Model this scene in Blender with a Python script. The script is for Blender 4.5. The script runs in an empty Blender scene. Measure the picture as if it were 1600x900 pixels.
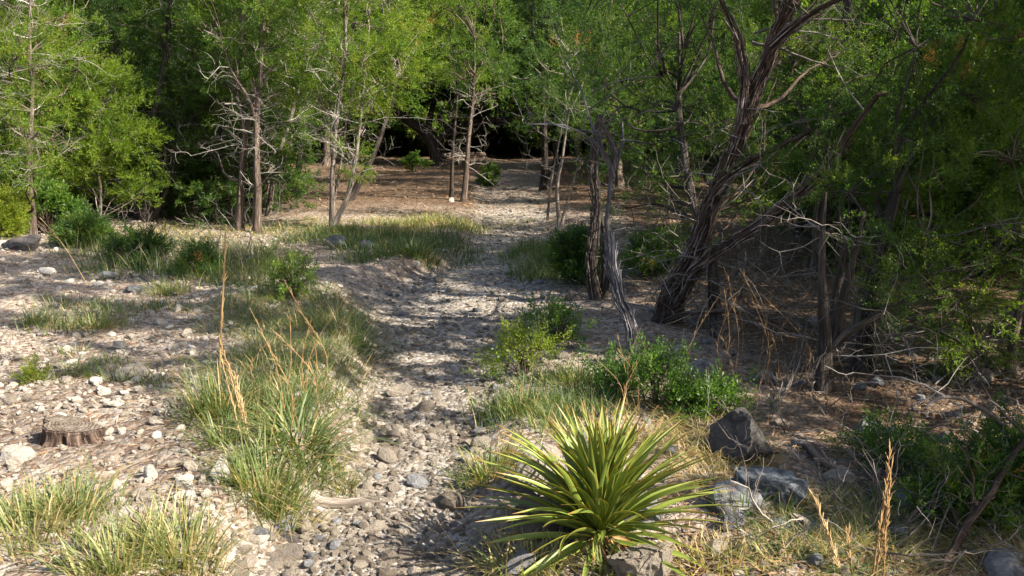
import bpy, math, random
import numpy as np
from mathutils import Vector, Matrix, Euler

R = math.radians
sc = bpy.context.scene
COL = sc.collection

# ------------------------------------------------------------------ camera
CAM_H, F, HOR = 1.6, 1400.0, 180.0
PITCH = math.atan((450 - HOR) / F)
cd = bpy.data.cameras.new('camera')
cam = bpy.data.objects.new('camera', cd)
COL.objects.link(cam)
cam.location = (0, 0, CAM_H)
cam.rotation_euler = (math.pi / 2 - PITCH, 0, 0)
cd.sensor_width = 36
cd.lens = 36 * F / 1600
cd.clip_start = 0.05
cd.clip_end = 2000
sc.camera = cam

# ------------------------------------------------------------------ sky and sun
SUN_EL, SUN_AZ = R(38), R(114)          # azimuth from +Y (view direction) towards +X
w = bpy.data.worlds.new('World')
sc.world = w
w.use_nodes = True
nt = w.node_tree
bg = nt.nodes['Background']
sky = nt.nodes.new('ShaderNodeTexSky')
sky.sky_type = 'NISHITA'
sky.sun_disc = False
sky.sun_elevation = SUN_EL
sky.sun_rotation = SUN_AZ
sky.air_density = 1.0
sky.dust_density = 2.5
sky.ozone_density = 0.6
nt.links.new(sky.outputs[0], bg.inputs[0])
bg.inputs[1].default_value = 0.082
sd = bpy.data.lights.new('sun', 'SUN')
sd.energy = 5.0
sd.angle = R(0.5)
sd.color = (1.0, 0.91, 0.76)
sun = bpy.data.objects.new('sun', sd)
COL.objects.link(sun)
S = Vector((math.cos(SUN_EL) * math.sin(SUN_AZ), math.cos(SUN_EL) * math.cos(SUN_AZ), math.sin(SUN_EL)))
sun.rotation_euler = S.to_track_quat('Z', 'Y').to_euler()
sun.location = S * 50
sc.view_settings.view_transform = 'Standard'
sc.view_settings.look = 'None'
sc.view_settings.exposure = 1.72
sc.view_settings.gamma = 1
sc.cycles.max_bounces = 6
sc.cycles.diffuse_bounces = 4
sc.cycles.glossy_bounces = 2
sc.cycles.transmission_bounces = 4
sc.cycles.use_denoising = True
try:
    sc.cycles.denoiser = 'OPENIMAGEDENOISE'
    sc.cycles.denoising_input_passes = 'RGB_ALBEDO_NORMAL'
except Exception:
    pass

# ------------------------------------------------------------------ numeric helpers
def rs(seed):
    return np.random.RandomState(seed)

def nrm(v):
    return v / (np.linalg.norm(v, axis=-1, keepdims=True) + 1e-9)

def _hash(ix, iy, seed):
    n = (ix * 374761393 + iy * 668265263 + seed * 1442695041) & 0xffffffff
    n = ((n ^ (n >> 13)) * 1274126177) & 0xffffffff
    n = n ^ (n >> 16)
    return (n & 0xffff) / 65535.0

def vn(x, y, seed=0):
    x = np.asarray(x, float); y = np.asarray(y, float)
    ix = np.floor(x).astype(np.int64); iy = np.floor(y).astype(np.int64)
    fx = x - ix; fy = y - iy
    fx = fx * fx * (3 - 2 * fx); fy = fy * fy * (3 - 2 * fy)
    a = _hash(ix, iy, seed); b = _hash(ix + 1, iy, seed)
    c = _hash(ix, iy + 1, seed); d = _hash(ix + 1, iy + 1, seed)
    return (a * (1 - fx) + b * fx) * (1 - fy) + (c * (1 - fx) + d * fx) * fy - 0.5

def ss(t):
    t = np.clip(t, 0, 1)
    return t * t * (3 - 2 * t)

cp, sp = math.cos(PITCH), math.sin(PITCH)
def ray(px, py):
    a = (px - 800) / F; b = (450 - py) / F
    return np.array([a, cp + b * sp, -sp + b * cp])

def flat(px, py):
    d = ray(px, py); t = -CAM_H / d[2]
    return d[0] * t, d[1] * t

# trail outline measured on the photograph: (row, left, right)
_tr = [(1000, 330, 760), (900, 400, 740), (820, 440, 740), (760, 520, 750), (700, 570, 750), (640, 565, 765), (580, 570, 790),
       (520, 580, 810), (460, 560, 850), (430, 640, 830), (410, 690, 800), (385, 725, 800), (360, 740, 850), (335, 745, 860), (310, 740, 860),
       (290, 745, 850), (265, 760, 850), (245, 770, 840)]
_ty, _tc, _tw = [], [], []
for row, l, r in _tr:
    xl, y = flat(l, row); xr, _ = flat(r, row)
    _ty.append(y); _tc.append((xl + xr) / 2); _tw.append((xr - xl) / 2)
def trail_s(x, y):
    """signed distance from the trail's centre line in half widths"""
    return (x - np.interp(y, _ty, _tc)) / np.interp(y, _ty, _tw)

def gz(x, y):
    x = np.asarray(x, float); y = np.asarray(y, float)
    d = trail_s(x, y)
    z = 0.10 * vn(x * .45, y * .45, 1) + 0.06 * vn(x * 1.3, y * 1.3, 2) + 0.03 * vn(x * 3.7, y * 3.7, 3)
    z = z + 0.012 * vn(x * 9, y * 9, 4)
    near = 1 - ss((y - 7) / 5)
    z = z + ss((-d - .75) / .9) * (0.05 + 0.16 * near)
    z = z + ss((d - .9) / .9) * 0.05
    inside = 1 - ss((np.abs(d) - .7) / .6)
    z = z + inside * (0.022 * (vn(x * 2, y * 7, 5)) - 0.05)
    z = z + 0.03 * np.clip(-x - 4, 0, 12)
    z = z - 0.02 * np.clip(x - 2.5, 0, 10)
    return z

def G(px, py):
    d = ray(px, py)
    t = np.linspace(1.5, 90, 9000)
    z = CAM_H + d[2] * t - gz(d[0] * t, d[1] * t)
    i = int(np.argmax(z < 0))
    if z[i] >= 0: i = len(t) - 1
    p = d * t[i]; p[2] = float(gz(p[0], p[1]))
    return p
def P(px, py, Y):
    d = ray(px, py); t = Y / d[1]
    p = d * t; p[2] += CAM_H
    return p

# ------------------------------------------------------------------ mesh builder
class MB:
    def __init__(s):
        s.v, s.l, s.n, s.t, s.b, s.c = [], [], [], [], [], 0
    def add(s, v, f, tint=0.5, bk=None):
        v = np.asarray(v, np.float32).reshape(-1, 3)
        f = np.asarray(f, np.int64)
        s.v.append(v); s.l.append((f + s.c).ravel()); s.n.append(np.full(len(f), f.shape[1], np.int32))
        s.t.append(np.broadcast_to(np.asarray(tint, np.float32), (len(v),)).copy())
        s.b.append(np.zeros((len(v), 3), np.float32) if bk is None else np.asarray(bk, np.float32).reshape(-1, 3))
        s.c += len(v)
    def mesh(s, name, mat, smooth=False, bark=False):
        me = bpy.data.meshes.new(name)
        v = np.concatenate(s.v); l = np.concatenate(s.l).astype(np.int32); n = np.concatenate(s.n)
        me.vertices.add(len(v)); me.vertices.foreach_set('co', v.ravel())
        me.loops.add(len(l)); me.loops.foreach_set('vertex_index', l)
        me.polygons.add(len(n))
        st = np.zeros(len(n), np.int32); st[1:] = np.cumsum(n)[:-1]
        me.polygons.foreach_set('loop_start', st); me.polygons.foreach_set('loop_total', n)
        me.polygons.foreach_set('use_smooth', np.full(len(n), smooth))
        a = me.attributes.new('tint', 'FLOAT', 'POINT'); a.data.foreach_set('value', np.concatenate(s.t))
        if bark:
            a = me.attributes.new('bk', 'FLOAT_VECTOR', 'POINT'); a.data.foreach_set('vector', np.concatenate(s.b).ravel())
        me.update(calc_edges=True)
        if mat: me.materials.append(mat)
        return me

def ob(name, me, parent=None, loc=None, label=None, cat=None, group=None, kind=None):
    o = bpy.data.objects.new(name, me); COL.objects.link(o)
    if parent is not None: o.parent = parent
    if loc is not None: o.location = loc
    if label: o['label'] = label
    if cat: o['category'] = cat
    if group: o['group'] = group
    if kind: o['kind'] = kind
    return o

def copy_thing(root, loc, rz=0, s=1, label=None, group=None, cat=None):
    r = root.copy(); COL.objects.link(r)
    r.location = loc; r.rotation_euler = (0, 0, rz)
    r.scale = (s, s, s) if np.isscalar(s) else s
    if label: r['label'] = label
    if group: r['group'] = group
    if cat: r['category'] = cat
    for ch in list(root.children):
        c = ch.copy(); COL.objects.link(c); c.parent = r
    return r

def tubes(mb, Pp, Rr, sides=5, tint=0.5, ridge=0.0, rng=None, bkscale=1.0):
    """Pp (N,K,3), Rr (N,K)"""
    Pp = np.asarray(Pp, float); Rr = np.asarray(Rr, float)
    if Pp.ndim == 2: Pp = Pp[None]; Rr = Rr[None]
    N, K, _ = Pp.shape
    T = np.gradient(Pp, axis=1); T = nrm(T)
    m = nrm(Pp[:, -1] - Pp[:, 0])
    ref = np.where(np.abs(m[:, 2:3]) > .8, np.array([[1., 0.1, 0]]), np.array([[0, 0.1, 1.]]))
    A = nrm(np.cross(T, ref[:, None, :])); B = np.cross(T, A)
    th = np.arange(sides) * 2 * np.pi / sides
    rad = Rr[:, :, None] * np.ones(sides)
    L = np.concatenate([np.zeros((N, 1)), np.cumsum(np.linalg.norm(np.diff(Pp, axis=1), axis=2), axis=1)], axis=1)
    if ridge > 0:
        ph = rng.rand(N, 1, 1) * 6
        tw = L[:, :, None] * 1.3
        rad = rad * (1 + ridge * (0.55 * np.sin(3 * th + tw + ph) + 0.45 * np.sin(7 * th - 1.5 * tw + 2 * ph) + .5 * np.sin(11 * th + tw * .7 + ph))
                     + ridge * .25 * rng.randn(N, K, sides))
    V = Pp[:, :, None, :] + rad[..., None] * (np.cos(th)[None, None, :, None] * A[:, :, None, :] + np.sin(th)[None, None, :, None] * B[:, :, None, :])
    bk = np.stack([np.cos(th) * Rr[:, :, None], np.sin(th) * Rr[:, :, None], np.broadcast_to(L[:, :, None] * .07, (N, K, sides))], -1)
    i = np.arange(K - 1)[:, None]; j = np.arange(sides)[None, :]
    f = np.stack([i * sides + j, i * sides + (j + 1) % sides, (i + 1) * sides + (j + 1) % sides, (i + 1) * sides + j], -1).reshape(-1, 4)
    F_ = (f[None] + (np.arange(N) * K * sides)[:, None, None]).reshape(-1, 4)
    t = np.asarray(tint)
    if t.ndim == 1 and len(t) == N: t = np.repeat(t, K * sides)
    off = np.repeat(np.arange(N) * .37, K * sides)[:, None] * np.array([[0, 0, 1.]])
    mb.add(V, F_, t, bk.reshape(-1, 3) * bkscale + off)

def smooth_path(pts, n):
    pts = np.asarray(pts, float)
    d = np.concatenate([[0], np.cumsum(np.linalg.norm(np.diff(pts[:, :3], axis=0), axis=1))])
    t = np.linspace(0, d[-1], n)
    # Catmull-Rom
    out = np.zeros((n, pts.shape[1]))
    for k, tt in enumerate(t):
        i = min(max(int(np.searchsorted(d, tt, side='right')) - 1, 0), len(pts) - 2)
        u = (tt - d[i]) / (d[i + 1] - d[i] + 1e-9)
        p0 = pts[max(i - 1, 0)]; p1 = pts[i]; p2 = pts[i + 1]; p3 = pts[min(i + 2, len(pts) - 1)]
        out[k] = 0.5 * ((2 * p1) + (-p0 + p2) * u + (2 * p0 - 5 * p1 + 4 * p2 - p3) * u * u + (-p0 + 3 * p1 - 3 * p2 + p3) * u ** 3)
    return out

def curve_between(A, B, rng, K=5, wob=.12, sag=0.0):
    """(N,K,3) slightly bent paths from A to B"""
    t = np.linspace(0, 1, K)[None, :, None]
    d = B - A; L = np.linalg.norm(d, axis=1)[:, None, None]
    w1 = rng.randn(len(A), 1, 3) * wob
    w2 = rng.randn(len(A), 1, 3) * wob * .5
    return A[:, None] + d[:, None] * t + L * (w1 * np.sin(np.pi * t) + w2 * np.sin(2 * np.pi * t)) + np.array([0, 0, -1]) * sag * L * np.sin(np.pi * t)

def sprigs(mb, pos, dr, size, rng, nl=16, lw=.010, ll=.032, tint=0.5, spread=.9, flatleaf=False):
    """scale-leaved branchlets: nl narrow leaflets along each short axis"""
    N = len(pos)
    dr = nrm(dr)
    ref = nrm(rng.randn(N, 3)); a = nrm(np.cross(dr, ref)); b = np.cross(dr, a)
    t = (np.arange(nl) + .5) / nl
    ang = rng.rand(N, nl) * 6.283
    side = np.cos(ang)[..., None] * a[:, None] + np.sin(ang)[..., None] * b[:, None]
    sz = size[:, None, None]
    base = pos[:, None] + dr[:, None] * (t[None, :, None] * sz) + side * sz * (.22 * (1 - t[None, :, None]) + .03) * rng.rand(N, nl, 1)
    ld = nrm(dr[:, None] * (.55 + .5 * t[None, :, None]) + side * spread + rng.randn(N, nl, 3) * .25)
    wv = nrm(np.cross(ld, rng.randn(N, nl, 3)))
    k = (.7 + .6 * rng.rand(N, nl, 1)) * (sz / .12)
    tip = base + ld * ll * k
    if flatleaf:
        mid = base + ld * ll * k * .5
        V = np.stack([base, mid + wv * lw * k * .5, tip, mid - wv * lw * k * .5], 2)
        nv = 4
    else:
        V = np.stack([base - wv * lw * k * .5, base + wv * lw * k * .5, tip], 2)
        nv = 3
    f = np.arange(N * nl * nv).reshape(-1, nv)
    tt = np.asarray(tint, float)
    if tt.ndim == 0: tt = np.full(N, float(tt))
    tv = np.repeat((tt[:, None] + rng.randn(N, nl) * .06).ravel(), nv)
    mb.add(V.reshape(-1, 3), f, tv)

def bare(paths, rads, start, dr, L, r, depth, rng, curl=.25, K=5, nsub=3):
    """recursive dead branch -> lists of K-point paths"""
    p = np.zeros((K, 3)); p[0] = start; d = nrm(np.asarray(dr, float))
    for i in range(1, K):
        d = nrm(d + rng.randn(3) * curl)
        p[i] = p[i - 1] + d * L / (K - 1)
    paths.append(p); rads.append(np.linspace(r, r * .35, K))
    if depth <= 0: return
    for _ in range(nsub):
        i = rng.randint(1, K)
        dd = nrm(p[i] - p[i - 1])
        nd = nrm(dd * .7 + rng.randn(3) * .7)
        bare(paths, rads, p[i], nd, L * rng.uniform(.35, .65), r * .5, depth - 1, rng, curl, K, nsub)

# ------------------------------------------------------------------ materials
def mat(name):
    m = bpy.data.materials.new(name); m.use_nodes = True
    n = m.node_tree; n.nodes.clear()
    out = n.nodes.new('ShaderNodeOutputMaterial')
    return m, n, out
def N_(n, t, **k):
    x = n.nodes.new(t)
    for a, b in k.items():
        if hasattr(x, a): setattr(x, a, b)
    return x
def ramp(n, stops):
    r = n.nodes.new('ShaderNodeValToRGB'); e = r.color_ramp.elements
    while len(e) < len(stops): e.new(.5)
    for el, (p, c) in zip(e, stops):
        el.position = p; el.color = (*c, 1)
    return r
def noise(n, vec, scale, detail=4, rough=.6, dist=0):
    x = n.nodes.new('ShaderNodeTexNoise'); x.inputs['Scale'].default_value = scale
    x.inputs['Detail'].default_value = detail; x.inputs['Roughness'].default_value = rough; x.inputs['Distortion'].default_value = dist
    if vec is not None: n.links.new(vec, x.inputs['Vector'])
    return x
def attr(n, name):
    x = n.nodes.new('ShaderNodeAttribute'); x.attribute_name = name
    return x
def math_(n, op, a, b=None, c=None, clamp=False):
    x = n.nodes.new('ShaderNodeMath'); x.operation = op; x.use_clamp = clamp
    for i, v in enumerate((a, b, c)):
        if v is None: continue
        if isinstance(v, (int, float)): x.inputs[i].default_value = v
        else: n.links.new(v, x.inputs[i])
    return x.outputs[0]
def mix(n, f, a, b, bt='MIX'):
    x = n.nodes.new('ShaderNodeMix'); x.data_type = 'RGBA'; x.blend_type = bt
    for s_, v in ((x.inputs[0], f), (x.inputs[6], a), (x.inputs[7], b)):
        if isinstance(v, (int, float)): s_.default_value = v
        elif isinstance(v, tuple): s_.default_value = (*v, 1)
        else: n.links.new(v, s_)
    return x.outputs[2]
def bump(n, h, strength, dist):
    b = n.nodes.new('ShaderNodeBump'); b.inputs['Strength'].default_value = strength; b.inputs['Distance'].default_value = dist
    n.links.new(h, b.inputs['Height'])
    return b.outputs[0]

def leaf_mat(name, stops, trans=.5, rough=.45, tcol=1.8, spec=.35, rnd=.18):
    m, n, out = mat(name)
    at = attr(n, 'tint').outputs['Fac']
    oi = n.nodes.new('ShaderNodeObjectInfo')
    f = math_(n, 'MULTIPLY_ADD', oi.outputs['Random'], rnd, at)
    f = math_(n, 'SUBTRACT', f, rnd * .5)
    r = ramp(n, stops); n.links.new(f, r.inputs[0])
    p = n.nodes.new('ShaderNodeBsdfPrincipled'); p.inputs['Roughness'].default_value = rough
    p.inputs['Specular IOR Level'].default_value = spec
    n.links.new(r.outputs[0], p.inputs['Base Color'])
    t = n.nodes.new('ShaderNodeBsdfTranslucent')
    tc = mix(n, 1.0, r.outputs[0], (tcol * .93, tcol * .97, tcol * .30), 'MULTIPLY')
    n.links.new(tc, t.inputs[0])
    ms = n.nodes.new('ShaderNodeMixShader'); ms.inputs[0].default_value = trans
    n.links.new(p.outputs[0], ms.inputs[1]); n.links.new(t.outputs[0], ms.inputs[2])
    n.links.new(ms.outputs[0], out.inputs[0])
    return m

M = {}
M['juniper'] = leaf_mat('juniper_foliage', [(0.0, (.028, .062, .014)), (.35, (.058, .112, .018)), (.6, (.098, .165, .020)), (.93, (.155, .215, .024)), (1.0, (.26, .14, .045))])
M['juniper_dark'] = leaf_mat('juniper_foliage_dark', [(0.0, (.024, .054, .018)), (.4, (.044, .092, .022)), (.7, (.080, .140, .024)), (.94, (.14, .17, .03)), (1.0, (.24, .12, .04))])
M['broad'] = leaf_mat('broadleaf_foliage', [(0.0, (.035, .075, .018)), (.5, (.07, .14, .025)), (1.0, (.14, .2, .04))], trans=.5)
M['yellow'] = leaf_mat('yellow_green_foliage', [(0.0, (.07, .11, .015)), (.5, (.14, .19, .02)), (1.0, (.24, .27, .03))], trans=.45)
M['grass'] = leaf_mat('grass_blades', [(0.0, (.045, .085, .040)), (.35, (.085, .135, .045)), (.6, (.15, .19, .06)), (.8, (.32, .28, .12)), (1.0, (.42, .30, .17))], trans=.4, rnd=.1, tcol=1.4)
M['straw'] = leaf_mat('dry_straw', [(0.0, (.22, .13, .06)), (.5, (.38, .24, .11)), (1.0, (.52, .38, .20))], trans=.25, tcol=1.2, rnd=.1)
M['litter'] = leaf_mat('leaf_litter', [(0.0, (.06, .035, .02)), (.4, (.15, .08, .04)), (.7, (.26, .15, .08)), (1.0, (.40, .30, .20))], trans=.1, tcol=1.0, rnd=0)

def bark_mat(name, stops, sc1=60, strength=.9, dist=.02):
    m, n, out = mat(name)
    b = attr(n, 'bk').outputs['Vector']
    tt = attr(n, 'tint').outputs['Fac']
    a = noise(n, b, sc1, 5, .65, .3); c = noise(n, b, sc1 * .25, 3, .5, .2)
    f = math_(n, 'MULTIPLY_ADD', c.outputs[0], .7, a.outputs[0])
    f = math_(n, 'SUBTRACT', f, .35)
    f = math_(n, 'ADD', f, math_(n, 'SUBTRACT', tt, .5))
    r = ramp(n, stops); n.links.new(f, r.inputs[0])
    p = n.nodes.new('ShaderNodeBsdfPrincipled'); p.inputs['Roughness'].default_value = .9
    p.inputs['Specular IOR Level'].default_value = .2
    n.links.new(r.outputs[0], p.inputs['Base Color'])
    n.links.new(bump(n, a.outputs[0], strength, dist), p.inputs['Normal'])
    n.links.new(p.outputs[0], out.inputs[0])
    return m
M['bark'] = bark_mat('juniper_bark', [(.25, (.035, .025, .02)), (.5, (.085, .062, .05)), (.64, (.19, .15, .125)), (.8, (.40, .35, .30))], 80)
M['bark_red'] = bark_mat('juniper_bark_red', [(.3, (.014, .010, .009)), (.5, (.048, .032, .025)), (.66, (.13, .09, .07)), (.85, (.38, .33, .30))], 100)
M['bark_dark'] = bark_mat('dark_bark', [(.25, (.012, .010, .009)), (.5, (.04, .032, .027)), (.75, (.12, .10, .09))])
M['bark_pale'] = bark_mat('pale_bark', [(.3, (.06, .045, .036)), (.5, (.17, .14, .12)), (.72, (.42, .37, .33))], 80)
M['snag'] = bark_mat('weathered_snag_wood', [(.28, (.022, .020, .023)), (.5, (.085, .078, .086)), (.66, (.18, .17, .18)), (.84, (.34, .32, .33))], sc1=110)
M['twig'] = bark_mat('dead_twig_wood', [(.2, (.045, .037, .033)), (.5, (.13, .11, .10)), (.8, (.33, .30, .275))], sc1=30)
M['twig_pale'] = bark_mat('pale_dead_twig_wood', [(.2, (.10, .085, .075)), (.5, (.27, .245, .22)), (.8, (.50, .47, .44))], sc1=30)
M['wood_cut'] = bark_mat('sawn_stump_wood', [(.2, (.14, .10, .075)), (.5, (.32, .26, .21)), (.8, (.50, .43, .36))], sc1=14, strength=.4)

def ring_mat():
    m, n, out = mat('sawn_stump_face')
    b = attr(n, 'bk').outputs['Vector']
    wv = n.nodes.new('ShaderNodeTexWave'); wv.wave_type = 'RINGS'; wv.rings_direction = 'Z'
    wv.inputs['Scale'].default_value = 7; wv.inputs['Distortion'].default_value = 3; wv.inputs['Detail'].default_value = 3; wv.inputs['Detail Scale'].default_value = 3
    n.links.new(b, wv.inputs['Vector'])
    a = noise(n, b, 9, 6, .75, .6); c = noise(n, b, 40, 4, .7)
    f = math_(n, 'ADD', math_(n, 'MULTIPLY', wv.outputs['Fac'], .12), math_(n, 'MULTIPLY', a.outputs[0], .8))
    r = ramp(n, [(.3, (.07, .05, .038)), (.45, (.22, .175, .14)), (.62, (.38, .33, .28)), (.85, (.50, .45, .40))]); n.links.new(f, r.inputs[0])
    p = n.nodes.new('ShaderNodeBsdfPrincipled'); p.inputs['Roughness'].default_value = .95; p.inputs['Specular IOR Level'].default_value = .1
    n.links.new(r.outputs[0], p.inputs['Base Color'])
    n.links.new(bump(n, math_(n, 'ADD', f, c.outputs[0]), 1.0, .03), p.inputs['Normal'])
    n.links.new(p.outputs[0], out.inputs[0])
    return m
M['rings'] = ring_mat()

def stone_mat(name, c0, c1, c2, lichen=(.10, .10, .11), lf=.62):
    m, n, out = mat(name)
    tc = n.nodes.new('ShaderNodeNewGeometry').outputs['Position']
    tt = attr(n, 'tint').outputs['Fac']
    oi = n.nodes.new('ShaderNodeObjectInfo').outputs['Random']
    a = noise(n, tc, 24, 8, .75); c = noise(n, tc, 110, 5, .75); l = noise(n, tc, 9, 5, .7, .5)
    f = math_(n, 'ADD', math_(n, 'MULTIPLY', a.outputs[0], .5), math_(n, 'MULTIPLY', tt, .7))
    f = math_(n, 'ADD', f, math_(n, 'MULTIPLY', math_(n, 'SUBTRACT', oi, .5), .25))
    r = ramp(n, [(.3, c0), (.6, c1), (.9, c2)]); n.links.new(f, r.inputs[0])
    lm = ramp(n, [(lf - .06, (0, 0, 0)), (lf + .04, (1, 1, 1))]); n.links.new(l.outputs[0], lm.inputs[0])
    col = mix(n, math_(n, 'MULTIPLY', lm.outputs[0], .7), r.outputs[0], lichen)
    col = mix(n, .35, col, c.outputs[0], 'OVERLAY')
    p = n.nodes.new('ShaderNodeBsdfPrincipled'); p.inputs['Roughness'].default_value = .92
    p.inputs['Specular IOR Level'].default_value = .2
    n.links.new(col, p.inputs['Base Color'])
    h = math_(n, 'ADD', a.outputs[0], math_(n, 'MULTIPLY', c.outputs[0], .5))
    n.links.new(bump(n, h, 1.0, .035), p.inputs['Normal'])
    n.links.new(p.outputs[0], out.inputs[0])
    return m
M['stone'] = stone_mat('limestone', (.13, .105, .082), (.29, .25, .205), (.52, .465, .40), (.15, .14, .135), .62)
M['stone_grey'] = stone_mat('grey_limestone', (.10, .10, .105), (.22, .22, .23), (.40, .40, .41), (.055, .055, .06), .55)
M['stone_dark'] = stone_mat('dark_weathered_rock', (.055, .05, .048), (.12, .11, .105), (.24, .22, .21), (.03, .03, .03), .55)
M['stone_blue'] = stone_mat('blue_grey_rock', (.085, .095, .11), (.17, .19, .215), (.38, .41, .44), (.035, .04, .05), .52)
M['stone_brown'] = stone_mat('brown_rock', (.09, .07, .055), (.17, .135, .11), (.28, .23, .19), (.05, .045, .04), .6)
M['stone_white'] = stone_mat('white_limestone', (.34, .30, .26), (.52, .48, .43), (.70, .66, .61), (.35, .32, .29), .68)

def ground_mat():
    m, n, out = mat('stony_soil')
    pos = n.nodes.new('ShaderNodeNewGeometry').outputs['Position']
    tr = attr(n, 'trail').outputs['Fac']; li = attr(n, 'litter').outputs['Fac']; dk = attr(n, 'soil').outputs['Fac']
    a = noise(n, pos, 1.7, 6, .65); b = noise(n, pos, 14, 5, .7); c = noise(n, pos, 60, 4, .7)
    v = n.nodes.new('ShaderNodeTexVoronoi'); v.inputs['Scale'].default_value = 38
    n.links.new(pos, v.inputs['Vector'])
    v2 = n.nodes.new('ShaderNodeTexVoronoi'); v2.inputs['Scale'].default_value = 14
    n.links.new(pos, v2.inputs['Vector'])
    soil = ramp(n, [(.3, (.10, .066, .046)), (.5, (.235, .168, .122)), (.7, (.42, .34, .265))]); n.links.new(b.outputs[0], soil.inputs[0])
    grav = ramp(n, [(.3, (.105, .085, .068)), (.5, (.215, .182, .152)), (.7, (.38, .335, .285))]); n.links.new(b.outputs[0], grav.inputs[0])
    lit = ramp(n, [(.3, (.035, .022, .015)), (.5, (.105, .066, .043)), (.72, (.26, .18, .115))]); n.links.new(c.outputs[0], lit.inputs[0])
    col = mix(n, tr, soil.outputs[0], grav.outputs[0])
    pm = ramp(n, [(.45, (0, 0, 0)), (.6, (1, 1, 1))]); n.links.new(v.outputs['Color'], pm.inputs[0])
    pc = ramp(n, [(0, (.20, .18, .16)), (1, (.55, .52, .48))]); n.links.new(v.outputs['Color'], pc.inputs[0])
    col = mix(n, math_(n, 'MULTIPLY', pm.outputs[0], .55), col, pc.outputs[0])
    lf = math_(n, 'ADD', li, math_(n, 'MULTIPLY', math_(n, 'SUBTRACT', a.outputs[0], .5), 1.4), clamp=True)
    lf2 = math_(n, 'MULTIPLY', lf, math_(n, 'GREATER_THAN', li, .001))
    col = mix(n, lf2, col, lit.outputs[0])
    col = mix(n, math_(n, 'MULTIPLY', dk, .6), col, (.085, .06, .045))
    col = mix(n, .3, col, c.outputs[0], 'OVERLAY')
    p = n.nodes.new('ShaderNodeBsdfPrincipled'); p.inputs['Roughness'].default_value = .95
    p.inputs['Specular IOR Level'].default_value = .15
    n.links.new(col, p.inputs['Base Color'])
    h = math_(n, 'ADD', math_(n, 'MULTIPLY', v.outputs['Distance'], -.5), math_(n, 'MULTIPLY', c.outputs[0], .6))
    h = math_(n, 'ADD', h, math_(n, 'MULTIPLY', v2.outputs['Distance'], -.9))
    n.links.new(bump(n, h, 1.0, .035), p.inputs['Normal'])
    n.links.new(p.outputs[0], out.inputs[0])
    return m
M['ground'] = ground_mat()

def yucca_mat():
    m, n, out = mat('yucca_leaf')
    tt = attr(n, 'tint').outputs['Fac']; b = attr(n, 'bk').outputs['Vector']
    sx = n.nodes.new('ShaderNodeSeparateXYZ'); n.links.new(b, sx.inputs[0])
    oi = n.nodes.new('ShaderNodeObjectInfo').outputs['Random']
    nz = noise(n, b, 30, 3, .6)
    g = ramp(n, [(.0, (.07, .13, .025)), (.5, (.135, .22, .04)), (1., (.23, .30, .06))])
    n.links.new(math_(n, 'ADD', math_(n, 'MULTIPLY', oi, .7), math_(n, 'MULTIPLY', nz.outputs[0], .3)), g.inputs[0])
    col = mix(n, tt, g.outputs[0], (.52, .38, .06))
    tip = math_(n, 'MULTIPLY', math_(n, 'SUBTRACT', sx.outputs[0], .86), 7, clamp=True)
    col = mix(n, tip, col, (.30, .13, .05))
    p = n.nodes.new('ShaderNodeBsdfPrincipled'); p.inputs['Roughness'].default_value = .42
    n.links.new(col, p.inputs['Base Color'])
    t = n.nodes.new('ShaderNodeBsdfTranslucent')
    n.links.new(mix(n, 1.0, col, (1.6, 1.6, .7), 'MULTIPLY'), t.inputs[0])
    ms = n.nodes.new('ShaderNodeMixShader'); ms.inputs[0].default_value = .3
    n.links.new(p.outputs[0], ms.inputs[1]); n.links.new(t.outputs[0], ms.inputs[2])
    n.links.new(ms.outputs[0], out.inputs[0])
    return m
M['yucca'] = yucca_mat()

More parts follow.
